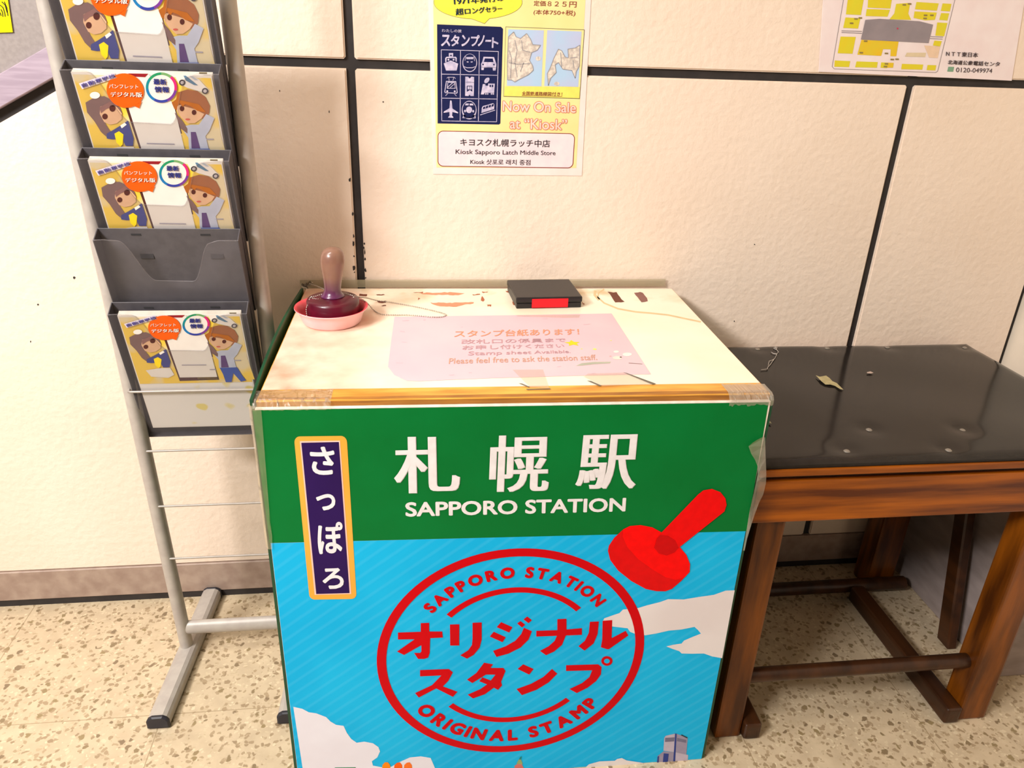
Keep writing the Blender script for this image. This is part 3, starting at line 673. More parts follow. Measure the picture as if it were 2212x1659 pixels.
def ring_text(t, pa, pb, hpx, inward):
    """letters round the ring; pa, pb: middle of the first and the last letter; hpx: (top, foot) of one letter"""
    a0, a1 = ang(pa), ang(pb); rm = (rad(pa) + rad(pb)) / 2; hh = abs(rad(hpx[0]) - rad(hpx[1])) * ERZ
    ws = []
    for ch in t:
        if ch == ' ': ws.append(.35); continue
        v = glyphs(ch)[0]; ws.append(max(q[0] for q in v) - min(q[0] for q in v) + .13)
    pos = []; x = 0
    for w in ws: pos.append(x + w / 2); x += w
    for ch, w, p_ in zip(t, ws, pos):
        if ch == ' ': continue
        a = a0 + (a1 - a0) * (p_ - pos[0]) / (pos[-1] - pos[0])
        v, fs = glyphs(ch); cx = (max(q[0] for q in v) + min(q[0] for q in v)) / 2; cy = 0.69 / 2; k = hh / .78
        rx, rz = math.cos(a), math.sin(a); ux, uz = (rx, rz) if inward else (-rx, -rz); tx, tz = (uz, -ux)
        for n_, (sx_, sy_) in enumerate(spread(.055)):
            b.add([bp(EC[0] + ERX * rm * rx + k * ((q[0] + sx_ - cx) * tx + (q[1] + sy_ - cy) * ux), -.0011 - n_ * .00004, EC[1] + ERZ * rm * rz + k * ((q[0] + sx_ - cx) * tz + (q[1] + sy_ - cy) * uz)) for q in v], fs, RED)


ring_text('SAPPORO STATION', C6(505, 555), C6(1760, 510), (C6(1095, 258), C6(1095, 340)), True)
ring_text('ORIGINAL STAMP', C6(495, 1325), C6(1715, 1275), (C6(1120, 1470), C6(1120, 1552)), False)
b.build('emblem_print', front)
# drawing of a red rubber stamp
b = MB(); R1, R2, R3 = ink('bright_red', (252, 0, 4), .35), ink('mid_red', (226, 4, 10), .35), ink('deep_red', (206, 0, 8), .35)
top_face = [(870, 1035), (920, 1010), (1000, 1003), (1090, 1020), (1160, 1058), (1230, 1110), (1300, 1170), (1350, 1230), (1378, 1300), (1375, 1360), (1340, 1400), (1270, 1420), (1190, 1400), (1090, 1340), (980, 1260), (900, 1170), (865, 1090)]
b.ngon(fl([(870, 1035), (800, 1100), (760, 1160), (752, 1200), (770, 1270), (830, 1350), (930, 1430), (1040, 1490), (1120, 1507), (1190, 1508), (1240, 1490), (1310, 1430), (1375, 1362), (1378, 1300), (1350, 1230), (1300, 1170), (1230, 1110), (1160, 1058), (1090, 1020), (1000, 1003), (920, 1010)], C3, .0014), R2)
b.ngon(fl(top_face, C3, .0017), R1)
b.ngon(fl([(1125, 1105), (1160, 1060), (1440, 770), (1480, 738), (1545, 727), (1610, 752), (1648, 800), (1657, 850), (1640, 900), (1300, 1170), (1260, 1210), (1200, 1235), (1140, 1220), (1105, 1175)], C3, .002), ink('handle_red', (240, 2, 8), .35))
b.ngon(fl([(1125, 1105), (1155, 1078), (1210, 1085), (1265, 1120), (1290, 1175), (1260, 1210), (1200, 1235), (1140, 1220), (1105, 1175)], C3, .0023), R3)
b.build('stamp_drawing', front)

# side boards: shade painted in as a darker copy of the panel green
b = MB(); n = 14; vs = []; fs = []
for i in range(n + 1):
    t = i / n; bow = .0065 * math.sin(math.pi * t) + .001
    for z, e in ((0, 0), (.55, 0), (.87, .6), (TOPZ + .0035 + .006 * math.sin(math.pi * t), 1)):
        for th in (0, .005): vs.append(bp(-.0065 - bow * e + th, .004 + t * (BD - .01), z))
for i in range(n):
    o0, o1 = i * 8, (i + 1) * 8
    for k in range(3):
        fs.append((o0 + 2 * k, o0 + 2 * k + 2, o1 + 2 * k + 2, o1 + 2 * k)); fs.append((o0 + 2 * k + 1, o1 + 2 * k + 1, o1 + 2 * k + 3, o0 + 2 * k + 3))
    fs.append((o0 + 6, o0 + 7, o1 + 7, o1 + 6))
for o0 in (0, n * 8):
    for k in range(3): fs.append((o0 + 2 * k, o0 + 2 * k + 1, o0 + 2 * k + 3, o0 + 2 * k + 2))
b.add(vs, fs, M_GREEN_SHADE); b.build('side_board', stand)['label'] = 'green side board, darkened as if in shade'
b = MB(); b.hexa([bp(BW, .002, 0), bp(BW + .006, .002, 0), bp(BW + .006, BD - .01, 0), bp(BW, BD - .01, 0), bp(BW, .002, .876), bp(BW + .006, .002, .876), bp(BW + .006, BD - .01, .876), bp(BW, BD - .01, .876)], M_GREEN_SHADE, .0008, 1); b.build('side_board', stand)
# wooden top board and the white sheet taped over it
b = MB(); b.hexa([bp(.001, .0085, .862), bp(BW + .001, .0085, .862), bp(BW + .001, BD + .004, .862), bp(.001, BD + .004, .862), bp(.001, .0085, TOPZ - .0006), bp(BW + .001, .0085, TOPZ - .0006), bp(BW + .001, BD + .004, TOPZ - .0006), bp(.001, BD + .004, TOPZ - .0006)], M_PLY, .002, 2)
b.add([bp(.002, .0081, .864), bp(BW, .0081, .864), bp(BW, .0081, .8875), bp(.002, .0081, .8875)], [(0, 1, 2, 3)], M_PLYB)
b.add([bp(.002, .0105, TOPZ - .0004), bp(BW, .0105, TOPZ - .0004), bp(BW, .023, TOPZ - .0003), bp(.002, .019, TOPZ - .0003)], [(0, 1, 2, 3)], M_PLYB)
b.build('top_board', stand)


def sheet_material():
    m = mat('taped_white_sheet', (250, 240, 218), (246, 232, 206), .3, 7, 4, .3, .6); nt = m.node_tree; N = nt.nodes; L = nt.links; p = N['Principled BSDF']
    src = p.inputs['Base Color'].links[0].from_socket; tc = [n for n in N if n.type == 'TEX_COORD'][0]
    sx = N.new('ShaderNodeSeparateXYZ'); L.new(tc.outputs['Object'], sx.inputs[0])
    mr = N.new('ShaderNodeMapRange'); mr.inputs[1].default_value = -.40; mr.inputs[2].default_value = -.13; mr.inputs[3].default_value = 1; mr.inputs[4].default_value = 0; L.new(sx.outputs[0], mr.inputs[0])
    nz = N.new('ShaderNodeTexNoise'); nz.inputs['Scale'].default_value = 9; nz.inputs['Detail'].default_value = 6; L.new(tc.outputs['Object'], nz.inputs['Vector'])
    r = N.new('ShaderNodeValToRGB'); r.color_ramp.elements[0].position = .30; r.color_ramp.elements[1].position = .66; L.new(nz.outputs['Fac'], r.inputs[0])
    mu = N.new('ShaderNodeMath'); mu.operation = 'MULTIPLY'; L.new(r.outputs[0], mu.inputs[0]); L.new(mr.outputs[0], mu.inputs[1])
    mx = N.new('ShaderNodeMix'); mx.data_type = 'RGBA'; mx.inputs['B'].default_value = rgb((226, 150, 122)); L.new(mu.outputs[0], mx.inputs['Factor']); L.new(src, mx.inputs['A'])
    # tan blotches at the back edge
    m3 = N.new('ShaderNodeMapRange'); m3.inputs[1].default_value = .16; m3.inputs[2].default_value = .29; L.new(sx.outputs[1], m3.inputs[0])
    n3 = N.new('ShaderNodeTexNoise'); n3.inputs['Scale'].default_value = 14; n3.inputs['Detail'].default_value = 4; L.new(tc.outputs['Object'], n3.inputs['Vector'])
    r3 = N.new('ShaderNodeValToRGB'); r3.color_ramp.elements[0].position = .5; r3.color_ramp.elements[1].position = .72; L.new(n3.outputs['Fac'], r3.inputs[0])
    mu3 = N.new('ShaderNodeMath'); mu3.operation = 'MULTIPLY'; L.new(r3.outputs[0], mu3.inputs[0]); L.new(m3.outputs[0], mu3.inputs[1])
    mx3 = N.new('ShaderNodeMix'); mx3.data_type = 'RGBA'; mx3.inputs['B'].default_value = rgb((216, 178, 124)); L.new(mu3.outputs[0], mx3.inputs['Factor']); L.new(mx.outputs['Result'], mx3.inputs['A']); L.new(mx3.outputs['Result'], p.inputs['Base Color'])
    return m


M_SHEET = sheet_material()
b = MB(); b.hexa([bp(.003, .05, TOPZ - .0005), bp(BW - .001, .052, TOPZ - .0005), bp(BW - .001, BD + .002, TOPZ - .0005), bp(.003, BD + .002, TOPZ - .0005), bp(.003, .05, TOPZ), bp(BW - .001, .052, TOPZ), bp(BW - .001, BD + .002, TOPZ), bp(.003, BD + .002, TOPZ)], M_SHEET)
C7, C5c, C7r = crop(880, 600, 3.814), crop(940, 680, 4.424), crop(1080, 580, 3.687)
def tl(lst, f, off=.0003): return [on_top(f(*q), off) for q in lst]


ST1, ST2, ST3 = ink('rust_stain', (176, 100, 66), .5), ink('pale_rust_stain', (214, 146, 112), .5), ink('tan_stain', (222, 196, 150), .5)
def blot(pts, f, m):
    P = []
    for i in range(len(pts)):
        (x0, y0), (x1, y1) = pts[i], pts[(i + 1) % len(pts)]; L_ = math.hypot(x1 - x0, y1 - y0); n_ = max(2, int(L_ / 22))
        for k in range(n_): t = k / n_; P.append((x0 + (x1 - x0) * t + random.uniform(-5, 5), y0 + (y1 - y0) * t + random.uniform(-4, 4)))
    b.ngon(tl(P, f), m)


blot([(115, 125), (330, 118), (470, 130), (420, 147), (260, 138), (130, 137)], C7, ST2); blot([(190, 205), (550, 203), (540, 210), (450, 225), (400, 238), (270, 232), (220, 225)], C7, ST2)
for q in ([(50, 118), (130, 118), (120, 126), (60, 126)], [(530, 138), (598, 130), (596, 142), (540, 147)], [(618, 115), (662, 116), (655, 124), (620, 122)], [(608, 155), (622, 150), (640, 180), (620, 197), (608, 185)], [(658, 222), (695, 222), (690, 236), (655, 234)], [(90, 165), (110, 172), (92, 182)], [(810, 110), (850, 112), (845, 124), (815, 122)], [(862, 195), (890, 200), (890, 230), (870, 225)], [(1440, 195), (1460, 215), (1445, 220)]): blot(q, C7, ST1)
blot([(1650, 118), (1720, 118), (1785, 200), (1715, 205)], C7, ink('dark_rust', (112, 62, 46), .5)); blot([(1872, 122), (1940, 120), (1985, 195), (1925, 200)], C7, ink('dull_rust', (140, 96, 88), .5))
for q in ([(1120, 425), (1080, 430), (1095, 438), (1150, 432)], [(1090, 480), (1160, 478), (1150, 497), (1100, 495)], [(950, 425), (1005, 428), (1000, 445), (940, 440)], [(1120, 515), (1160, 512), (1150, 520)]): blot(q, crop(520, 520, 3.687), ink('dark_rust', (112, 62, 46), .5))
rg = [(830, 165), (785, 195), (780, 230), (830, 275), (940, 320), (1080, 345), (1200, 355), (1340, 370), (1480, 400), (1600, 425)]
b.ngon(tl(stroke(rg, 12), C7r, .0002), ST3); b.ngon(tl(stroke([(760, 175), (755, 210), (790, 250)], 22), C7r, .0002), ST3)
b.build('top_sheet', stand)['label'] = 'white sheet taped over the top, stained at the back'
# clear tape: wrapped front corners, loose flap at the right, upright strip along the wall, patches by the front edge
M_TAPE = film('clear_tape', (226, 206, 170), .16, .22, .14, .1); M_TAPE2 = film('cloudy_tape', (190, 178, 156), .36, .28, .1, .24); M_STRIP = film('grey_clear_strip', (196, 184, 150), .4, .3, .08)
b = MB(); b.box((BX - .004, -.0085, TOPZ - .004), (BX + BW + .002, -.0078, .9045), M_STRIP); b.build('clear_strip', stand)['label'] = 'clear plastic strip along the wall'


def tape_wrap(a0, a1, seed, m, low, name='corner_tape'):
    rnd = random.Random(seed); n = 26; cols = []
    for i in range(n + 1):
        a = a0 + (a1 - a0) * i / n; j = lambda s: rnd.uniform(-s, s)
        cols.append([bp(a, .045 + j(.002), TOPZ + .0012), bp(a, .012 + j(.001), TOPZ + .0014 + j(.0008)), bp(a, .004 + j(.0015), .888 + j(.002)), bp(a, -.0018 + j(.0007), .8815 + j(.001)), bp(a, -.002, low + j((.8805 - low) / 3))])
    b = MB(); vs = [p for c_ in cols for p in c_]; k = 5
    b.add(vs, [(i * k + j, (i + 1) * k + j, (i + 1) * k + j + 1, i * k + j + 1) for i in range(n) for j in range(k - 1)], m)
    return b.build(name, stand)


tape_wrap(-.004, .12, 3, M_TAPE, .8775); tape_wrap(BW - .075, BW + .004, 5, M_TAPE2, .872)
# crumpled end of the tape round the left corner
b = MB(); rnd = random.Random(11)
vs = []
for i in range(11):
    z = .886 - i * .028
    w = .011 * max(0.15, 1 - i / 13)
    for a in (-.009 - rnd.uniform(0, .002), -.004, .002 + rnd.uniform(0, .003), w):
        vs.append(bp(a, -.002 + (.006 if a < -.006 else rnd.uniform(-.0015, 0)), z))
b.add(vs, [(i * 4 + j, i * 4 + j + 1, (i + 1) * 4 + j + 1, (i + 1) * 4 + j) for i in range(10) for j in range(3)], M_TAPE); b.build('edge_tape', stand)
b = MB(); FP = crop(1560, 900, 5.53)
flap = [(500, 235), (440, 265), (372, 305), (315, 355), (345, 440), (395, 520), (425, 600), (425, 690), (405, 790), (380, 900), (350, 1030), (325, 1140), (300, 1300), (270, 1480), (250, 1600), (268, 1600), (300, 1450), (345, 1300), (395, 1150), (440, 1030), (490, 930), (522, 800), (528, 700), (520, 500), (515, 350), (513, 250)]
b.ngon([on_front(FP(*q), .004 + .003 * math.sin(i * .9)) for i, q in enumerate(flap)], M_TAPE2); b.build('loose_tape', stand)['label'] = 'loose clear tape peeling at the right edge'
# dark crumple of tape at the far left corner, where the chain is tied
b = MB(); rnd = random.Random(4); cc = on_top((660, 614), .008)
for k in range(9):
    d = Vector((rnd.uniform(-1, 1), rnd.uniform(-1, .2), rnd.uniform(.1, 1.2))).normalized(); e = Vector((rnd.uniform(-1, 1), rnd.uniform(-1, 1), rnd.uniform(-1, 1))).normalized()
    p0 = cc + Vector((rnd.uniform(-.012, .006), rnd.uniform(-.006, .004), -.006)); b.add([p0, p0 + e * .007, p0 + d * .017, p0 + d * .012 - e * .006], [(0, 1, 2, 3)], film('smoky_tape', (90, 80, 66), .75, .15, .4) if k == 0 else b.mats[0])
b.build('tape_knot', stand)
PT = film('patch_tape', (226, 204, 184), .3, .3, .06)
b = MB(); GR = ink('grey_lift_line', (112, 104, 92), .5)
for q in ([(1795, 548), (1832, 556), (2112, 658), (2075, 664)], [(1450, 628), (1490, 632), (1590, 675), (1570, 680)], [(795, 652), (830, 656), (905, 688), (890, 692)], [(872, 708), (1100, 702), (1102, 710), (872, 716)]): b = MB(); b.ngon(tl(q, C5c, .0011), GR); b.build('lift_mark', stand)
b = MB(); b.ngon(tl([(1345, 488), (1400, 462), (1520, 450), (1680, 448), (1670, 464), (1520, 472), (1400, 486)], C5c, .0009), ink('grey_green_smear', (176, 178, 160), .5)); b.ngon(tl([(1850, 458), (1980, 468), (1980, 472), (1850, 463)], C5c, .0009), GR)
b.build('smear_mark', stand)
for q in ([(1415, 590), (1460, 562), (1800, 552), (2080, 660), (1600, 680)], [(740, 525), (1030, 522), (1090, 700), (905, 692)], [(770, 5), (1385, 0), (1375, 26), (1240, 28), (790, 14)]):
    b = MB(); b.ngon(tl(q, C5c, .001), PT); b.build('tape_patch', stand)

# ---- pink notice lying under the tape
sheet = MB(); outline = [(852, 684), (1090, 681), (1321, 677), (1362, 740), (1406, 808), (1250, 811), (1050, 817), (905, 823), (878, 822), (852, 810), (838, 792), (845, 735)]
M_PINK = mat('pink_paper', (232, 194, 201), (222, 182, 193), .4, 6, 4, .3, .7)
for q in ([(850, 684), (1345, 676), (1436, 822), (1100, 830)],): pass
sheet.slab([on_top(q, .0007) for q in outline], (0, 0, 1), .0003, M_PINK)
OR, MV, TN = ink('orange_text', (240, 150, 110)), ink('mauve_text', (192, 150, 156)), ink('tan_text', (204, 156, 132))
def tq(*q): return [C5c(*p) for p in q]
sheet.text('スタンプ台紙あります！', tq((185, 150), (1372, 130), (1378, 190), (180, 215)), on_top, OR, .01, off=.0009)
sheet.text('改札口の係員まで', tq((250, 236), (1245, 222), (1252, 258), (250, 278)), on_top, MV, .006, off=.0009)
sheet.text('お申し付けください', tq((262, 292), (1225, 276), (1238, 312), (258, 335)), on_top, MV, .006, off=.0009)
sheet.text('Stamp sheet Available.', tq((320, 350), (1290, 336), (1296, 372), (312, 398)), on_top, MV, .004, off=.0009)
sheet.text('Please feel free to ask the station staff.', tq((135, 415), (1540, 380), (1550, 430), (130, 468)), on_top, TN, .004, off=.0009)
sc_ = on_top(C5c(1313, 271), .0009)
sheet.ngon([sc_ + Vector((math.sin(2 * math.pi * i / 10) * (.0165 if i % 2 == 0 else .008), math.cos(2 * math.pi * i / 10) * (.0165 if i % 2 == 0 else .008), 0)) for i in range(10)], ink('star_yellow', (250, 208, 30)))
for x, y, r_ in ((1525, 328, .004), (1400, 325, .002), (1680, 245, .002)): sheet.ngon([on_top(C5c(x, y), .0009) + Vector((math.cos(k) * r_, math.sin(k) * r_, 0)) for k in [i * .8 for i in range(8)]], ink('small_star', (252, 226, 110)))
for x, y, a, c_ in ((1730, 352, 26, (252, 236, 226)), (1835, 378, 45, (252, 232, 226)), (1740, 410, 45, (250, 222, 210)), (1675, 395, 12, (240, 170, 170)), (1775, 405, 12, (240, 170, 170))): sheet.ngon(tl(ell(x, y, a, a * .38, 16), C5c, .00095), ink('petal_%d' % x, c_))
for i in range(16):
    x, y = random.uniform(-380, 1500), random.uniform(20, 600)
    if 100 < x < 1560 and 120 < y < 470: continue
    sheet.ngon(tl(stroke([(x, y), (x + random.uniform(20, 70), y + random.uniform(-8, 8))], random.uniform(3, 8)), C5c, .00095), ink('scuff_mauve', (214, 184, 194)))
tag(sheet.build('stamp_notice', base=on_top((1120, 750))), 'pink stamp sheet notice with orange writing taped flat on white stand top', 'notice')

# ---- ink pad
pad = thing('stamp_pad', 'black stamp pad with red label at back of stand top', 'stamp pad', on_top((1180, 640)))
M_PAD = mat('black_plastic', (31, 28, 29), (26, 23, 24), .42, 80, 2)
pz0, pz1 = TOPZ + .0003, TOPZ + .026
fl_, fr_ = on_z((1114, 667.5), pz0), on_z((1257, 664.5), pz0); bl_, br_ = on_z((1103, 604), pz1), on_z((1236, 602.5), pz1)
xdir = (fr_ - fl_).normalized(); ydir = Vector((-xdir.y, xdir.x, 0)); wd_ = (fr_ - fl_).length; dp = (((bl_ + br_) / 2 - (fl_ + fr_) / 2).dot(ydir))
pp = lambda a, c_, z: fl_ + xdir * a + ydir * c_ + Vector((0, 0, z - pz0))
def padbox(a0, a1, c0, c1, z0, z1, m, bev): return MB().hexa([pp(a0, c0, z0), pp(a1, c0, z0), pp(a1, c1, z0), pp(a0, c1, z0), pp(a0, c0, z1), pp(a1, c0, z1), pp(a1, c1, z1), pp(a0, c1, z1)], m, bev, 3)


padbox(.0015, wd_ - .0015, .0015, dp - .0015, pz0, pz0 + .012, M_PAD, .002).build('base', pad)
padbox(0, wd_, 0, dp, pz0 + .0125, pz1, M_PAD, .0035).build('lid', pad)
la, lb = (on_plane((1149, 655), fl_, ydir) - fl_).dot(xdir), (on_plane((1227, 655), fl_, ydir) - fl_).dot(xdir)
padbox(la, lb, -.0008, .0006, pz0 + .002, pz1 - .0035, mat('red_label', (240, 10, 30), (228, 6, 26), .5, 90), .0003).build('label', pad)

# ---- dish and rubber stamp
dc = on_top((722, 717)) + Vector((-.009, .06, 0)); dc.z = TOPZ + .0003
prof = [(.0, 0), (.058, 0), (.062, .004), (.0665, .018), (.0715, .0275), (.0755, .0305), (.0775, .0318), (.077, .0335), (.0735, .0328), (.069, .029), (.064, .019), (.0595, .0055), (.055, .003), (0, .003)]
M_DISH = mat('pink_plastic', (250, 208, 208), (246, 190, 192), .35, 18, 3, .35, .65)
nt = M_DISH.node_tree; N = nt.nodes; L = nt.links; p_ = N['Principled BSDF']; src_ = p_.inputs['Base Color'].links[0].from_socket
tc_ = [n for n in N if n.type == 'TEX_COORD'][0]
prof = [(r * .95, z) for r, z in prof]
b = MB(); b.lathe(prof[:8], dc, M_DISH, 64, cap=False); b.lathe(prof[7:], dc, mat('red_ink_stain', (222, 46, 60), (236, 96, 104), .35, 22, 3, .35, .65), 64, cap=False)
tag(b.build('ink_dish', base=dc), 'shallow pink plastic dish stained red inside under the rubber stamp', 'dish')
stamp = thing('rubber_stamp', 'purple rubber stamp with rounded handle standing in the pink dish', 'rubber stamp', dc + Vector((0, 0, .0032)))
M_SB = mat('dark_maroon', (92, 8, 34), (74, 4, 26), .34, 26, 3, coat=.2); zb = dc + Vector((.004, 0, .0034))
def handle_material():
    m = mat('amber_handle', (142, 104, 84), (126, 90, 76), .3, 20, 3, coat=.35); nt = m.node_tree; N = nt.nodes; L = nt.links; p = N['Principled BSDF']
    src = p.inputs['Base Color'].links[0].from_socket; tc = [n for n in N if n.type == 'TEX_COORD'][0]; sx = N.new('ShaderNodeSeparateXYZ'); L.new(tc.outputs['Object'], sx.inputs[0])
    r = N.new('ShaderNodeValToRGB'); e = r.color_ramp.elements; e[0].position = .0; e[0].color = (1, 1, 1, 1); e[1].position = 1; e[1].color = (0, 0, 0, 1)
    mr = N.new('ShaderNodeMapRange'); mr.inputs[1].default_value = .058; mr.inputs[2].default_value = .094; L.new(sx.outputs[2], mr.inputs[0]); L.new(mr.outputs[0], r.inputs[0])
    mx = N.new('ShaderNodeMix'); mx.data_type = 'RGBA'; mx.inputs['B'].default_value = rgb((92, 36, 76)); L.new(r.outputs[0], mx.inputs['Factor']); L.new(src, mx.inputs['A']); L.new(mx.outputs['Result'], p.inputs['Base Color'])
    return m


b = MB(); b.lathe([(0, 0), (.0515, 0), (.0525, .002), (.0525, .042), (.0505, .0455), (.045, .048), (.024, .0505), (0, .051)], zb, M_SB, 64); b.build('base', stamp)['label'] = 'dark maroon round base'
hp = [(.0, .0445), (.0232, .0446), (.0236, .0465), (.021, .0495), (.018, .054), (.0166, .060), (.0164, .066), (.0172, .076), (.0192, .092), (.0218, .108), (.0238, .122), (.0243, .134), (.0232, .145), (.0202, .154), (.0148, .1605), (.0075, .1637), (0, .1645)]
b = MB(); b.lathe([(r, .0505 + (z - .0445) * .84) for r, z in hp], zb, handle_material(), 48)
for v in b.v: v.x += .06 * max(0, v.z - zb.z - .052)
b.build('handle', stamp)
# ball chain tied to the far corner and lying in a loop
M_CHAIN = mat('nickel_chain', (200, 194, 184), (184, 176, 166), .28, 90, 2, metal=.8)
b = MB()


def chain(pts):
    P = []
    n = len(pts)
    for i in range(n - 1):
        p0, p1, p2, p3 = pts[max(i - 1, 0)], pts[i], pts[i + 1], pts[min(i + 2, n - 1)]
        for k in range(30):
            t = k / 30; P.append(.5 * ((2 * p1) + (p2 - p0) * t + (2 * p0 - 5 * p1 + 4 * p2 - p3) * t * t + (3 * p1 - p0 - 3 * p2 + p3) * t ** 3))
    P.append(pts[-1]); acc = 0; b.bead(P[0], .0017, M_CHAIN)
    for i in range(1, len(P)):
        acc += (P[i] - P[i - 1]).length
        if acc >= .0042: b.bead(P[i], .0017, M_CHAIN); acc = 0
    b.tube(P[::2], .0004, M_CHAIN, 5)


zt_ = zb.z + .0455 + .0035
cz = lambda x, y, z: on_z(C4b(x, y), z)
zs = TOPZ + .0022
chain([cz(300, 570, TOPZ + .012), cz(400, 605, TOPZ + .012), cz(500, 650, TOPZ + .03), cz(545, 690, zt_ + .008), cz(595, 700, zt_ + .006), cz(560, 725, zt_ + .004), cz(520, 755, zt_ + .001), cz(450, 775, zt_), cz(380, 772, zt_), cz(330, 760, zt_)])
side_ = lambda a, z, e=.0022: Vector((zb.x + (.053 + e) * math.cos(a), zb.y + (.053 + e) * math.sin(a), z))
chain([cz(515, 700, zt_ + .002), cz(440, 718, zt_ + .0005), cz(380, 738, zt_), cz(330, 745, zt_), cz(300, 775, zt_ - .001), side_(math.radians(205), zb.z + .034), side_(math.radians(203), zb.z + .022), side_(math.radians(205), zb.z + .010), side_(math.radians(208), zb.z + .003)])
loop = [cz(740, 697, zt_ + .001), cz(850, 722, zt_), cz(930, 742, zt_ - .004), cz(1010, 752, TOPZ + .036), cz(1070, 762, TOPZ + .022)] + [cz(x, y, zs) for x, y in ((1200, 795), (1350, 812), (1500, 838), (1650, 865), (1800, 895), (1950, 930), (2060, 960), (2110, 985), (2060, 1008), (1960, 1015), (1800, 1000), (1600, 985), (1420, 985), (1280, 978), (1210, 960), (1150, 920))] + [cz(1085, 850, TOPZ + .012), cz(1035, 805, TOPZ + .034), cz(975, 780, TOPZ + .04), cz(920, 762, zt_ - .004), cz(880, 748, zt_)]
chain(loop)
b.build('ball_chain', stamp)['label'] = 'nickel ball chain'

# ================================================================== LEAFLET RACK
rack = thing('leaflet_rack', 'grey steel leaflet rack with five dark pockets left of stand', 'leaflet rack', (-.455, -.23, 0))
M_POLE = mat('grey_painted_steel', (186, 178, 168), (176, 166, 158), .42, 40, 3, metal=.1); M_WIRE = mat('grey_wire', (170, 160, 150), rough=.4, metal=.2); M_CAP = mat('black_cap', (38, 36, 44), rough=.5)
M_TRAY = mat('dark_grey_tray', (84, 80, 84), (76, 72, 76), .45, 60); M_SMOKE = film('smoky_clear_plastic', (160, 152, 156), .13, .16, .08)
XL, XR, YP = -.6095, -.302, -.222
for xl, xt, xf, xb_ in ((-.578, -.6115, -.586, -.566), (-.296, -.3125, -.3025, -.290)):
    px_ = lambda z: xl + (xt - xl) * (z - .04) / 1.43
    b = MB(); b.tube([(px_(z), YP, z) for z in (.03, .5, 1.0, 1.75)], 0.015, M_POLE, 24, rx=.0175, side=Vector((0, 1, 0))); b.build('pole', rack)
    y0, y1 = (-.440 if xl < -.5 else -.452), -.016; fx = lambda y: xf + (xb_ - xf) * (y - y0) / (y1 - y0)
    b = MB(); prof_ = [(-.023, .006), (.023, .006), (.023, .024), (.019, .031), (.011, .036), (-.011, .036), (-.019, .031), (-.023, .024)]; n = len(prof_)
    vs = [(fx(y) + a, y, z) for y in (y0, y1) for a, z in prof_]
    b.add(vs, [(i, (i + 1) % n, n + (i + 1) % n, n + i) for i in range(n)] + [tuple(range(n - 1, -1, -1)), tuple(range(n, 2 * n))], M_POLE)
    ft = b.build('foot', rack)
    for ya, yb_ in ((y0 - .008, y0), (y1, y1 + .008)):
        c_ = MB(); pc = [(a * 1.06, .003 + (z - .006) * 1.08) for a, z in prof_]; xa = fx((ya + yb_) / 2)
        vs = [(xa + a * k, y, .018 + (z - .018) * k) for y, k in ((ya, .86), (ya + .003, 1), (yb_, 1)) for a, z in pc]
        c_.add(vs, [(r * n + i, r * n + (i + 1) % n, (r + 1) * n + (i + 1) % n, (r + 1) * n + i) for r in range(2) for i in range(n)] + [tuple(range(n - 1, -1, -1)), tuple(range(2 * n, 3 * n))], M_CAP); c_.build('end_cap', ft)
    c_ = MB(); c_.hexa([(fx(y0) - .02, y0, 0), (fx(y0) + .02, y0, 0), (fx(y1) + .02, y1, 0), (fx(y1) - .02, y1, 0), (fx(y0) - .02, y0, .006), (fx(y0) + .02, y0, .006), (fx(y1) + .02, y1, .006), (fx(y1) - .02, y1, .006)], M_CAP); c_.build('foot_pad', ft)
XL, XR = -.585, -.297
b = MB(); b.tube([(XL + .012, YP, .089), (XR - .012, YP, .089)], .0135, M_POLE, 20, rx=.0185); b.build('crossbar', rack)
for z in (.741, .591, .449, .305):
    b = MB(); yr = -.2505 if z > .7 else -.234; xa, xc = -.577 - .0235 * z, -.2955 - .0115 * z
    b.tube([(xa, -.228, z), (xa + .006, yr, z), (xa + .01, yr, z), (xc - .01, yr, z), (xc - .006, yr, z), (xc, -.228, z)], .0026, M_WIRE, 8); b.build('wire_rung', rack)
for z in (1.745,):
    b = MB(); b.tube([(-.607, YP, z), (-.328, YP, z)], .0135, M_POLE, 20); b.build('crossbar', rack)
TX0, TX1, PITCHZ, Z0 = -.583, -.3255, .1445, .941
TH_ = .325


def yb(z, zt): return -.268 + (zt - z) * (.268 - .195) / TH_        # back panel
def yf(z, zt): return -.3005 + (zt - z) * (.3005 - .212) / TH_     # front panel


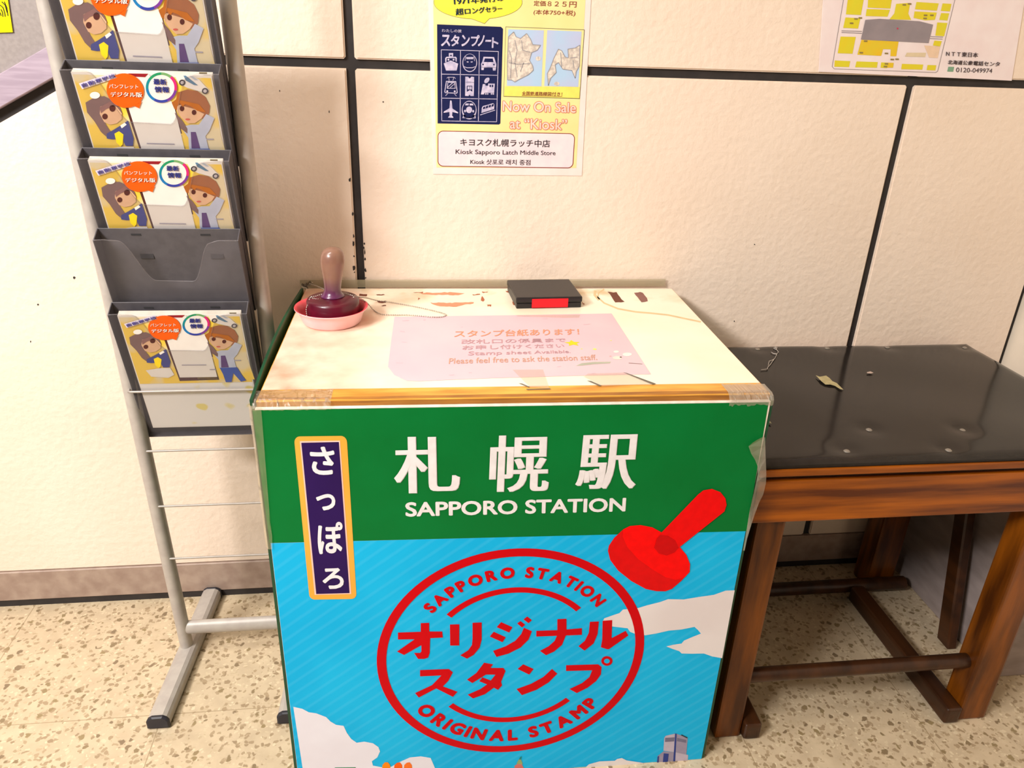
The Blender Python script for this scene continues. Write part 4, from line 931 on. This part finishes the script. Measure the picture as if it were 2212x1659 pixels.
def pocket(k):
    zt = Z0 + PITCHZ * k; zb_ = zt - TH_; zf = zt - .016
    b = MB()
    t = .0022
    q = lambda x, z, d=0: Vector((x, yb(z, zt) + d, z))
    # back panel with two small slots near the top, floor, two side walls
    b.hexa([q(TX0, zb_), q(TX1, zb_), q(TX1, zb_, t), q(TX0, zb_, t), q(TX0, zt), q(TX1, zt), q(TX1, zt, t), q(TX0, zt, t)], M_TRAY, .0006, 1)
    b.hexa([(TX0, yf(zb_, zt), zb_ - .002), (TX1, yf(zb_, zt), zb_ - .002), (TX1, yb(zb_, zt) + t, zb_ - .002), (TX0, yb(zb_, zt) + t, zb_ - .002), (TX0, yf(zb_, zt), zb_), (TX1, yf(zb_, zt), zb_), (TX1, yb(zb_, zt) + t, zb_), (TX0, yb(zb_, zt) + t, zb_)], M_TRAY)
    for x in (TX0, TX1 - t):
        b.hexa([(x, yf(zb_, zt), zb_), (x + t, yf(zb_, zt), zb_), (x + t, yb(zb_, zt), zb_), (x, yb(zb_, zt), zb_), (x, yf(zf, zt), zf), (x + t, yf(zf, zt), zf), (x + t, yb(zt, zt), zt), (x, yb(zt, zt), zt)], M_TRAY, .0005, 1)
    for fx in (.26, .745):
        xx = TX0 + fx * (TX1 - TX0); z = zt - .012
        b.box((xx - .009, yb(z, zt) - .0004, z - .0018), (xx + .009, yb(z, zt) + .001, z + .0018), mat('slot_black', (34, 32, 34), rough=.8))
    for fx, wx in ((.3, .012), (.80, .012)):
        xx = TX0 + fx * (TX1 - TX0); z = zt - .055
        b.box((xx - wx, yb(z, zt) - .0008, z - .006), (xx + wx, yb(z, zt) + .001, z + .006), mat('clip_dark', (52, 48, 50), rough=.7))
    o = b.build('pocket', rack)
    # smoky clear front with the U-shaped finger cut-out
    f = MB(); w = TX1 - TX0; U = []
    def smooth(a, c, n=7): return [(a[0] + (c[0] - a[0]) * i / n, a[1] + (c[1] - a[1]) * (.5 - .5 * math.cos(math.pi * i / n))) for i in range(n + 1)]
    ed = smooth((0.17, 0), (.36, -.083), 9) + smooth((.62, -.085), (.80, -.004), 9)
    ed = [(0, .001), (.08, .002)] + [(0.1, .001)] + ed + [(.86, .001), (1, .001)]
    pts = [(TX0 + u * w, zf + dz) for u, dz in ed]
    vs = [Vector((x, yf(z, zt), z)) for x, z in pts] + [Vector((x, yf(zb_, zt), zb_)) for x, z in pts]; n = len(pts)
    f.add(vs, [(n + i, n + i + 1, i + 1, i) for i in range(n - 1)], M_SMOKE)
    rim = [v + Vector((0, -.0002, 0)) for v in vs[:n]]
    f.tube(rim, .0009, M_SMOKE, 6)
    fo = f.build('clear_front', o)
    return o


for k in range(5): pocket(k)

# ---- leaflets (front one printed, more behind it); drawn once for the second pocket from the top and copied
KREF = 3; ZT = Z0 + PITCHZ * KREF
sl = (.3005 - .212) / TH_
nrm = Vector((0, -1, -sl)).normalized()
lf_pt = Vector((0, yf(ZT, ZT) + .0016, ZT))


def on_leaf(px, off=0.0): return on_plane(px, lf_pt + nrm * off, nrm)


L2 = crop(130, 130, 5.672)
def ll(lst, off): return [on_leaf(L2(*q), off) for q in lst]
LX0, LX1 = -.566, -.3385; LZT = ZT - .0175; LZB = ZT - .302
lp = lambda x, z, d=0: Vector((x, lf_pt.y + (ZT - z) * sl + d, z))
M_LP = mat('leaflet_paper', (240, 232, 224), (236, 226, 218), .35, 25); M_LEDGE = mat('paper_edges', (246, 236, 222), rough=.7)
M_LBG = mat('leaflet_sunny', (246, 206, 60), (232, 214, 172), .35, 16, 2, .4, .52); M_LBG2 = mat('leaflet_pale_stars', (240, 234, 228), (236, 218, 130), .35, 24, 1, .3, .36)
M_HAIRB = ink('brown_hair_print', (172, 98, 40)); M_SKIN = ink('skin_print', (240, 192, 150)); M_HAIRG = ink('dark_hair_print', (132, 96, 92)); M_NAV = ink('navy_dress_print', (52, 62, 142)); M_COAT = ink('pale_coat_print', (200, 204, 222)); M_ORG = ink('orange_print', (246, 96, 16)); M_DB = ink('dark_brown_print', (84, 44, 40)); M_YP = ink('yellow_print', (240, 208, 40))
proto_leaf = MB()
proto_leaf.hexa([lp(LX0, LZB, 0), lp(LX1, LZB, 0), lp(LX1, LZB, .0006), lp(LX0, LZB, .0006), lp(LX0, LZT, 0), lp(LX1, LZT, 0), lp(LX1, LZT, .0006), lp(LX0, LZT, .0006)], M_LP)
A = proto_leaf
def quad_l(x0, z0, x1, z1, off, m): A.ngon([lp(x0, z0) + nrm * off, lp(x1, z0) + nrm * off, lp(x1, z1) + nrm * off, lp(x0, z1) + nrm * off], m)
e_ = .0003
quad_l(LX0 + .002, LZT - .004, LX1 - .002, LZT - .165, e_, M_LBG); quad_l(LX0 + .002, LZT - .166, LX1 - .002, LZB + .002, e_, M_LBG2)
A.ngon(ll([(1200, 900), (1960, 900), (2080, 1300), (1300, 1300)], 2 * e_), M_LBG)
# tablet and red bar (the square code on it is left out)
A.ngon(ll([(800, 575), (1405, 555), (1590, 1290), (1040, 1290)], 2 * e_), M_DB); A.ngon(ll([(830, 160), (1080, 165), (1390, 540), (1560, 1240), (1040, 1230), (830, 560), (990, 420)], 3 * e_), M_LP)
A.ngon(ll([(830, 162), (1080, 166), (1040, 208), (880, 200)], 4 * e_), ink('dark_red_print', (150, 30, 40)))
# left figure: dark hair, navy dress, yellow ribbon
A.ngon(ll([(310, 520), (420, 455), (540, 440), (650, 495), (735, 585), (765, 660), (700, 650), (520, 700), (560, 790), (620, 880), (590, 960), (500, 880), (420, 750), (330, 640)], 4 * e_), M_HAIRG)
A.ngon(ll([(490, 570), (600, 525), (690, 570), (755, 650), (755, 720), (690, 775), (610, 790), (540, 760), (485, 660)], 5 * e_), M_SKIN); A.ngon(ll([(480, 580), (620, 500), (720, 560), (640, 570), (560, 600), (500, 650)], 6 * e_), M_HAIRG)
A.ngon(ll(ell(640, 590, 38, 42, 14), 6 * e_), M_DB); A.ngon(ll(ell(548, 690, 34, 36, 14), 6 * e_), M_DB)
A.ngon(ll(ell(425, 430, 62, 42, 18), 6 * e_), M_LP)
A.ngon(ll([(570, 900), (660, 850), (740, 800), (830, 740), (900, 960), (890, 1050), (800, 1050), (760, 960), (640, 970), (570, 960)], 5 * e_), M_NAV); A.ngon(ll([(735, 800), (790, 765), (815, 790), (755, 835)], 6 * e_), M_LP); A.ngon(ll([(665, 900), (720, 870), (775, 910), (765, 1030), (740, 1060), (690, 1010)], 6 * e_), M_YP)
A.ngon(ll([(560, 1090), (760, 1060), (900, 1060), (960, 1180), (880, 1230), (640, 1200)], 4 * e_), M_LP)
# right figure: brown hair, pale coat, dark tie, blue trousers
A.ngon(ll([(1440, 395), (1560, 358), (1680, 378), (1780, 450), (1835, 560), (1825, 650), (1760, 720), (1400, 600), (1365, 520), (1420, 480)], 4 * e_), M_HAIRB)
A.ngon(ll([(1440, 540), (1500, 560), (1650, 600), (1765, 660), (1730, 715), (1650, 770), (1570, 775), (1480, 700), (1430, 620)], 5 * e_), M_SKIN); A.ngon(ll([(1420, 480), (1520, 500), (1700, 540), (1790, 640), (1680, 620), (1590, 560), (1530, 540), (1500, 575), (1470, 530), (1430, 570)], 6 * e_), M_HAIRB)
A.ngon(ll(ell(1492, 592, 28, 34, 14), 6 * e_), M_DB); A.ngon(ll(ell(1640, 640, 28, 32, 14), 6 * e_), M_DB); A.ngon(ll(ell(1562, 725, 30, 12, 12), 6 * e_), ink('mouth_print', (190, 90, 80)))
A.ngon(ll([(1480, 820), (1600, 790), (1700, 790), (1790, 660), (1890, 710), (1830, 860), (1780, 930), (1820, 1090), (1580, 1090), (1570, 950)], 5 * e_), M_COAT); A.ngon(ll([(1600, 880), (1660, 880), (1715, 1080), (1610, 1080)], 6 * e_), ink('purple_tie_print', (92, 70, 110)))
A.ngon(ll([(1400, 640), (1480, 720), (1560, 840), (1560, 900), (1480, 840)], 5 * e_), M_HAIRG)
A.ngon(ll([(1590, 1085), (1830, 1085), (1900, 1220), (1960, 1310), (1890, 1330), (1780, 1180), (1760, 1330), (1680, 1330), (1640, 1200)], 6 * e_), ink('blue_trousers_print', (70, 86, 150)))
# car
A.ngon(ll([(1410, 200), (1430, 175), (1520, 175), (1620, 190), (1710, 245), (1770, 310), (1820, 360), (1810, 405), (1700, 380), (1560, 340), (1450, 285)], 4 * e_), M_LP); A.ngon(ll([(1510, 190), (1540, 190), (1690, 310), (1640, 305), (1540, 250)], 5 * e_), ink('car_glass_print', (90, 130, 160))); A.ngon(ll([(1580, 195), (1630, 200), (1690, 245), (1650, 245)], 5 * e_), ink('car_window_print', (190, 196, 206)))
for x, y in ((1495, 275), (1775, 378)): A.ngon(ll(ell(x, y, 40, 38, 18), 5 * e_), ink('tyre_print', (70, 62, 66))); A.ngon(ll(ell(x, y, 22, 21, 14), 6 * e_), ink('hub_print', (170, 160, 160)))
A.ngon(ll([(1700, 148), (1800, 150), (1800, 170), (1705, 168)], 5 * e_), ink('tiny_mark_print', (110, 96, 60)))
# orange blob and ring with lettering
A.ngon(ll(ell(797, 372, 232, 208, 40, .35) , 7 * e_), M_ORG); A.ngon(ll([(900, 560), (1000, 500), (968, 590)], 7 * e_), M_ORG)
A.text('パンフレット', [L2(592, 292), L2(958, 300), L2(955, 352), L2(600, 345)], on_leaf, M_LP, .012, off=8 * e_); A.text('デジタル版', [L2(612, 388), L2(1000, 394), L2(1008, 455), L2(620, 448)], on_leaf, M_LP, .006, .025, 8 * e_)
ring = ell(1240, 335, 192, 186, 60, .2)
segs = [(50, 60, (216, 40, 120)), (0, 9, (120, 60, 150)), (9, 18, (56, 66, 160)), (18, 27, (30, 120, 180)), (27, 34, (20, 140, 150)), (34, 43, (40, 150, 100)), (43, 50, (120, 170, 110))]
for a, c_, col_ in segs:
    ip = [ring[i % 60] for i in range(a, c_ + 1)]; inn = [(1240 + (x - 1240) * .83, 335 + (y - 335) * .83) for x, y in ip]
    A.ngon(ll(ip + inn[::-1], 7 * e_), ink('ring_%d' % a, col_))
A.ngon(ll([(1240 + (x - 1240) * .84, 335 + (y - 335) * .84) for x, y in ring], 6.5 * e_), M_LP)
IND = ink('indigo_print', (58, 62, 140))
A.text('最新', [L2(1135, 226), L2(1300, 232), L2(1305, 304), L2(1142, 298)], on_leaf, IND, .004, .03, 8 * e_); A.text('情報', [L2(1152, 322), L2(1332, 326), L2(1338, 398), L2(1160, 394)], on_leaf, IND, .004, .03, 8 * e_)
A.ngon(ll([(228, 285), (655, 150), (692, 215), (270, 355)], 7 * e_), ink('pale_lilac_print', (226, 214, 226)))
A.text('自動車学校', [L2(250, 290), L2(655, 165), L2(680, 210), L2(278, 338)], on_leaf, ink('violet_print', (106, 96, 170)), .002, .008, 8 * e_)
for (xa, ya), (xb_, yb_) in (((1060, 1020), (1400, 1030)), ((1450, 1110), (1540, 1112)), ((1760, 968), (1880, 970))): A.ngon(ll(stroke([(xa, ya), (xb_, yb_)], 14), 5 * e_), ink('tiny_lines_print', (176, 168, 180)))
LB = Vector(((LX0 + LX1) / 2, lp(0, LZB).y, LZB))
leaf0 = proto_leaf.build('leaflet', base=LB)
back = MB(); back.hexa([lp(LX0, LZB, 0), lp(LX1, LZB, 0), lp(LX1, LZB, .0011), lp(LX0, LZB, .0011), lp(LX0, LZT, 0), lp(LX1, LZT, 0), lp(LX1, LZT, .0011), lp(LX0, LZT, .0011)], M_LEDGE)
back0 = back.build('leaflet', base=LB)
slots = [(4, 'topmost pocket, cut off by the picture edge', 'topmost pocket'), (3, 'second pocket from the top', 'second pocket from the top'), (2, 'middle pocket, just above the empty one', 'middle pocket above the empty one'), (0, 'lowest pocket, below the empty one', 'lowest pocket below the empty one')]
first = True
for k, where, short in slots:
    dz = (k - KREF) * PITCHZ
    o = leaf0 if first else leaf0.copy()
    if not first: COL.objects.link(o)
    o.location = LB + Vector((0, 0, dz)); tag(o, 'yellow printed leaflet at the front of the ' + where, 'leaflet', 'printed leaflets in the rack')
    for j in range(5):
        q = back0 if (first and j == 0) else back0.copy()
        if not (first and j == 0): COL.objects.link(q)
        q.location = LB + Vector((0, .0009 + j * .0027, dz + .0012 * j))
        tag(q, 'leaflet showing only its top edge, stacked in ' + short, 'leaflet', 'stacked leaflets in the ' + short)
    first = False

# ================================================================== BENCH
bench = thing('wooden_bench', 'brown wooden bench with black vinyl top right of stamp stand', 'bench', (1.04, -.31, 0))
def wood_mat(name, c, c2, st): return mat(name, c, c2, .36, 5, 7, .34, .66, .06, 30, stretch=st, coat=.1, spec=.3)
M_WX = wood_mat('varnished_wood_rail', (168, 88, 8), (84, 34, 2), (.6, 5, 9)); M_WZ = wood_mat('varnished_wood_leg', (138, 74, 10), (66, 30, 4), (6, 6, .7)); M_WY = wood_mat('dark_wood_bar', (72, 40, 18), (44, 24, 12), (5, .6, 5))
M_VIN = mat('black_vinyl', (36, 32, 29), (30, 26, 24), .13, 60, 3, .3, .7, .05, 6, spec=.22)
SX0, SX1, SY0, SY1, SZ = .626, 1.448, -.606, -.028, .735
# padded top: gently pulled down at the buttons
nx, ny = 66, 46; vs = []; fs = []; btn = [(.70, -.075), (.885, -.07), (1.07, -.068), (1.26, -.066), (1.41, -.09), (.93, -.50), (1.075, -.40), (1.345, -.40), (.83, -.56), (1.29, -.53), (.70, -.35), (.885, -.36)]
btn_vis = []
for px in ((1622, 738), (1776, 741), (1910, 743), (2085, 749), (1878, 926), (2080, 927), (1830, 972), (2050, 970)):
    p = on_z(px, SZ); btn_vis.append((p.x, min(p.y, SY1 - .022)))
for j in range(ny + 1):
    for i in range(nx + 1):
        x = SX0 + (SX1 - SX0) * i / nx; y = SY0 + (SY1 - SY0) * j / ny; z = SZ
        e = min(x - SX0, SX1 - x, y - SY0, SY1 - y); z -= .006 * max(0, 1 - e / .02) ** 2
        for bx_, by_ in btn_vis: z -= .0035 * math.exp(-((x - bx_) ** 2 + (y - by_) ** 2) / .0006)
        z += .0016 * math.sin(x * 9 + y * 4) * math.sin(y * 13 + 1)
        vs.append(Vector((x, y, z)))
W1 = nx + 1
fs = [(j * W1 + i, j * W1 + i + 1, (j + 1) * W1 + i + 1, (j + 1) * W1 + i) for j in range(ny) for i in range(nx)]
b = MB(); b.add(vs, fs, M_VIN, True)
rimi = [i for i in range(W1)] + [j * W1 + nx for j in range(1, ny + 1)] + [ny * W1 + i for i in range(nx - 1, -1, -1)] + [j * W1 for j in range(ny - 1, 0, -1)]
rv = [vs[i] for i in rimi]; n = len(rv); b.add(rv + [Vector((v.x, v.y, .7225)) for v in rv], [(i, n + i, n + (i + 1) % n, (i + 1) % n) for i in range(n)], M_VIN)
cush = b.build('seat_pad', bench)
for x, y in btn_vis:
    b = MB(); b.lathe([(0, .0036), (.004, .003), (.0062, .0012), (.0066, 0), (0, 0)], (x, y, SZ - .0036), mat('worn_button', (132, 122, 110), rough=.4), 16); b.build('button', cush)
b = MB(); b.box((SX0 - .002, SY0 - .006, .7085), (SX1 + .002, SY1 + .004, .722), M_WX, .003, 2); b.build('seat_board', bench)
b = MB(); b.box((SX0 + .012, SY0 + .012, .692), (SX1 - .012, SY1 - .01, .7083), M_WY); b.build('seat_frame', bench)
AZ0, AZ1 = .600, .6945
b = MB(); b.box((SX0 + .006, SY0 + .003, AZ0), (SX1 - .006, SY0 + .033, AZ1), M_WX, .004, 2); b.build('apron', bench)
b = MB(); b.box((SX0 + .02, SY1 - .04, AZ0 + .01), (SX1 - .03, SY1 - .012, AZ1), M_WX, .003, 1); b.build('apron', bench)
for x in (SX0 + .02, SX1 - .05):
    b = MB(); b.box((x, SY0 + .034, AZ0 + .01), (x + .028, SY1 - .042, AZ1), M_WX, .003, 1); b.build('apron', bench)
def leg(x0, x1, y0, y1, z0=0.0):
    b = MB(); b.box((x0, y0, z0), (x1, y1, AZ0 + .02), M_WZ, .006, 2); return b.build('leg', bench)


leg(.655, .715, -.585, -.525); leg(1.25, 1.322, -.588, -.528); leg(1.285, 1.365, -.118, -.048); leg(.655, .715, -.118, -.058)
b = MB(); b.tube([(.71, -.556, .157), (1.255, -.556, .157)], .0165, M_WY, 16); b.build('stretcher', bench)
b = MB(); b.tube([(.66, -.138, .033), (1.384, -.138, .033)], .019, M_WY, 16); b.build('stretcher', bench)
for x0 in (.718, 1.208):
    b = MB(); b.box((x0, -.597, .002), (x0 + .04, -.158, .048), M_WY, .008, 3); b.build('foot_runner', bench)
b = MB(); b.hexa([(1.372, -.372, 0), (1.40, -.372, 0), (1.40, -.325, 0), (1.372, -.325, 0), (1.372, -.24, .60), (1.40, -.24, .60), (1.40, -.195, .60), (1.372, -.195, .60)], M_WY, .004, 1); b.build('slanting_bar', bench)  # dark slanting bar, added where a dark band shows at the right end

# ---- scraps lying on the bench
M_TH = mat('grey_thread', (190, 180, 170), rough=.8)
C8, C8t = crop(1540, 680, 3.292), crop(1400, 580, 4.88)
sz = lambda q, f, o=.0022: on_z(f(*q), SZ + o)
b = MB(); th = [(1340, 830), (1350, 850), (1375, 880), (1355, 900), (1320, 895), (1295, 880), (1320, 897), (1358, 905), (1335, 950), (1310, 965), (1278, 975), (1268, 1010), (1262, 1040), (1290, 1010), (1325, 960)]
b.tube([sz(q, C8t) for q in th], .0008, M_TH, 6); b.tube([sz(q, C8t) for q in [(1262, 1040), (1258, 1060), (1235, 1062), (1190, 1068)]], .001, M_TH, 6); b.tube([sz(q, C8t) for q in [(1340, 830), (1325, 840), (1345, 855), (1360, 835), (1340, 830)]], .001, M_TH, 6)
tag(b.build('thread_scrap', base=sz((1300, 950), C8t)), 'tangled grey thread lying on the black bench top beside the stand', 'thread')
M_SCR = mat('yellowish_paper_scrap', (176, 164, 120), (158, 146, 104), .6, 60)
b = MB(); b.slab([sz(q, C8, .0026 + .0012 * (i % 2)) for i, q in enumerate([(732, 430), (760, 440), (805, 432), (830, 450), (850, 472), (880, 485), (928, 532), (905, 528), (870, 505), (835, 495), (800, 495), (770, 470)])], (0, 0, 1), .0004, M_SCR)
tag(b.build('paper_scrap', base=sz((820, 470), C8)), 'torn yellowish paper scrap lying in the middle of the black bench top', 'paper scrap')
b = MB(); b.slab([sz(q, C8, .0024) for q in [(1095, 408), (1120, 402), (1142, 412), (1125, 416), (1098, 414)]], (0, 0, 1), .0004, mat('pale_crumb', (190, 168, 156), rough=.7))
tag(b.build('paper_crumb', base=sz((1118, 410), C8)), 'tiny pale crumb on the black bench top right of the paper scrap', 'crumb')
b = MB(); b.slab([sz(q, C8, .0024) for q in [(388, 745), (402, 750), (418, 772), (390, 770)]], (0, 0, 1), .0004, mat('pale_chip', (160, 160, 130), rough=.7))
tag(b.build('paper_chip', base=sz((402, 760), C8)), 'small pale chip on the bench top right beside the green board', 'crumb')
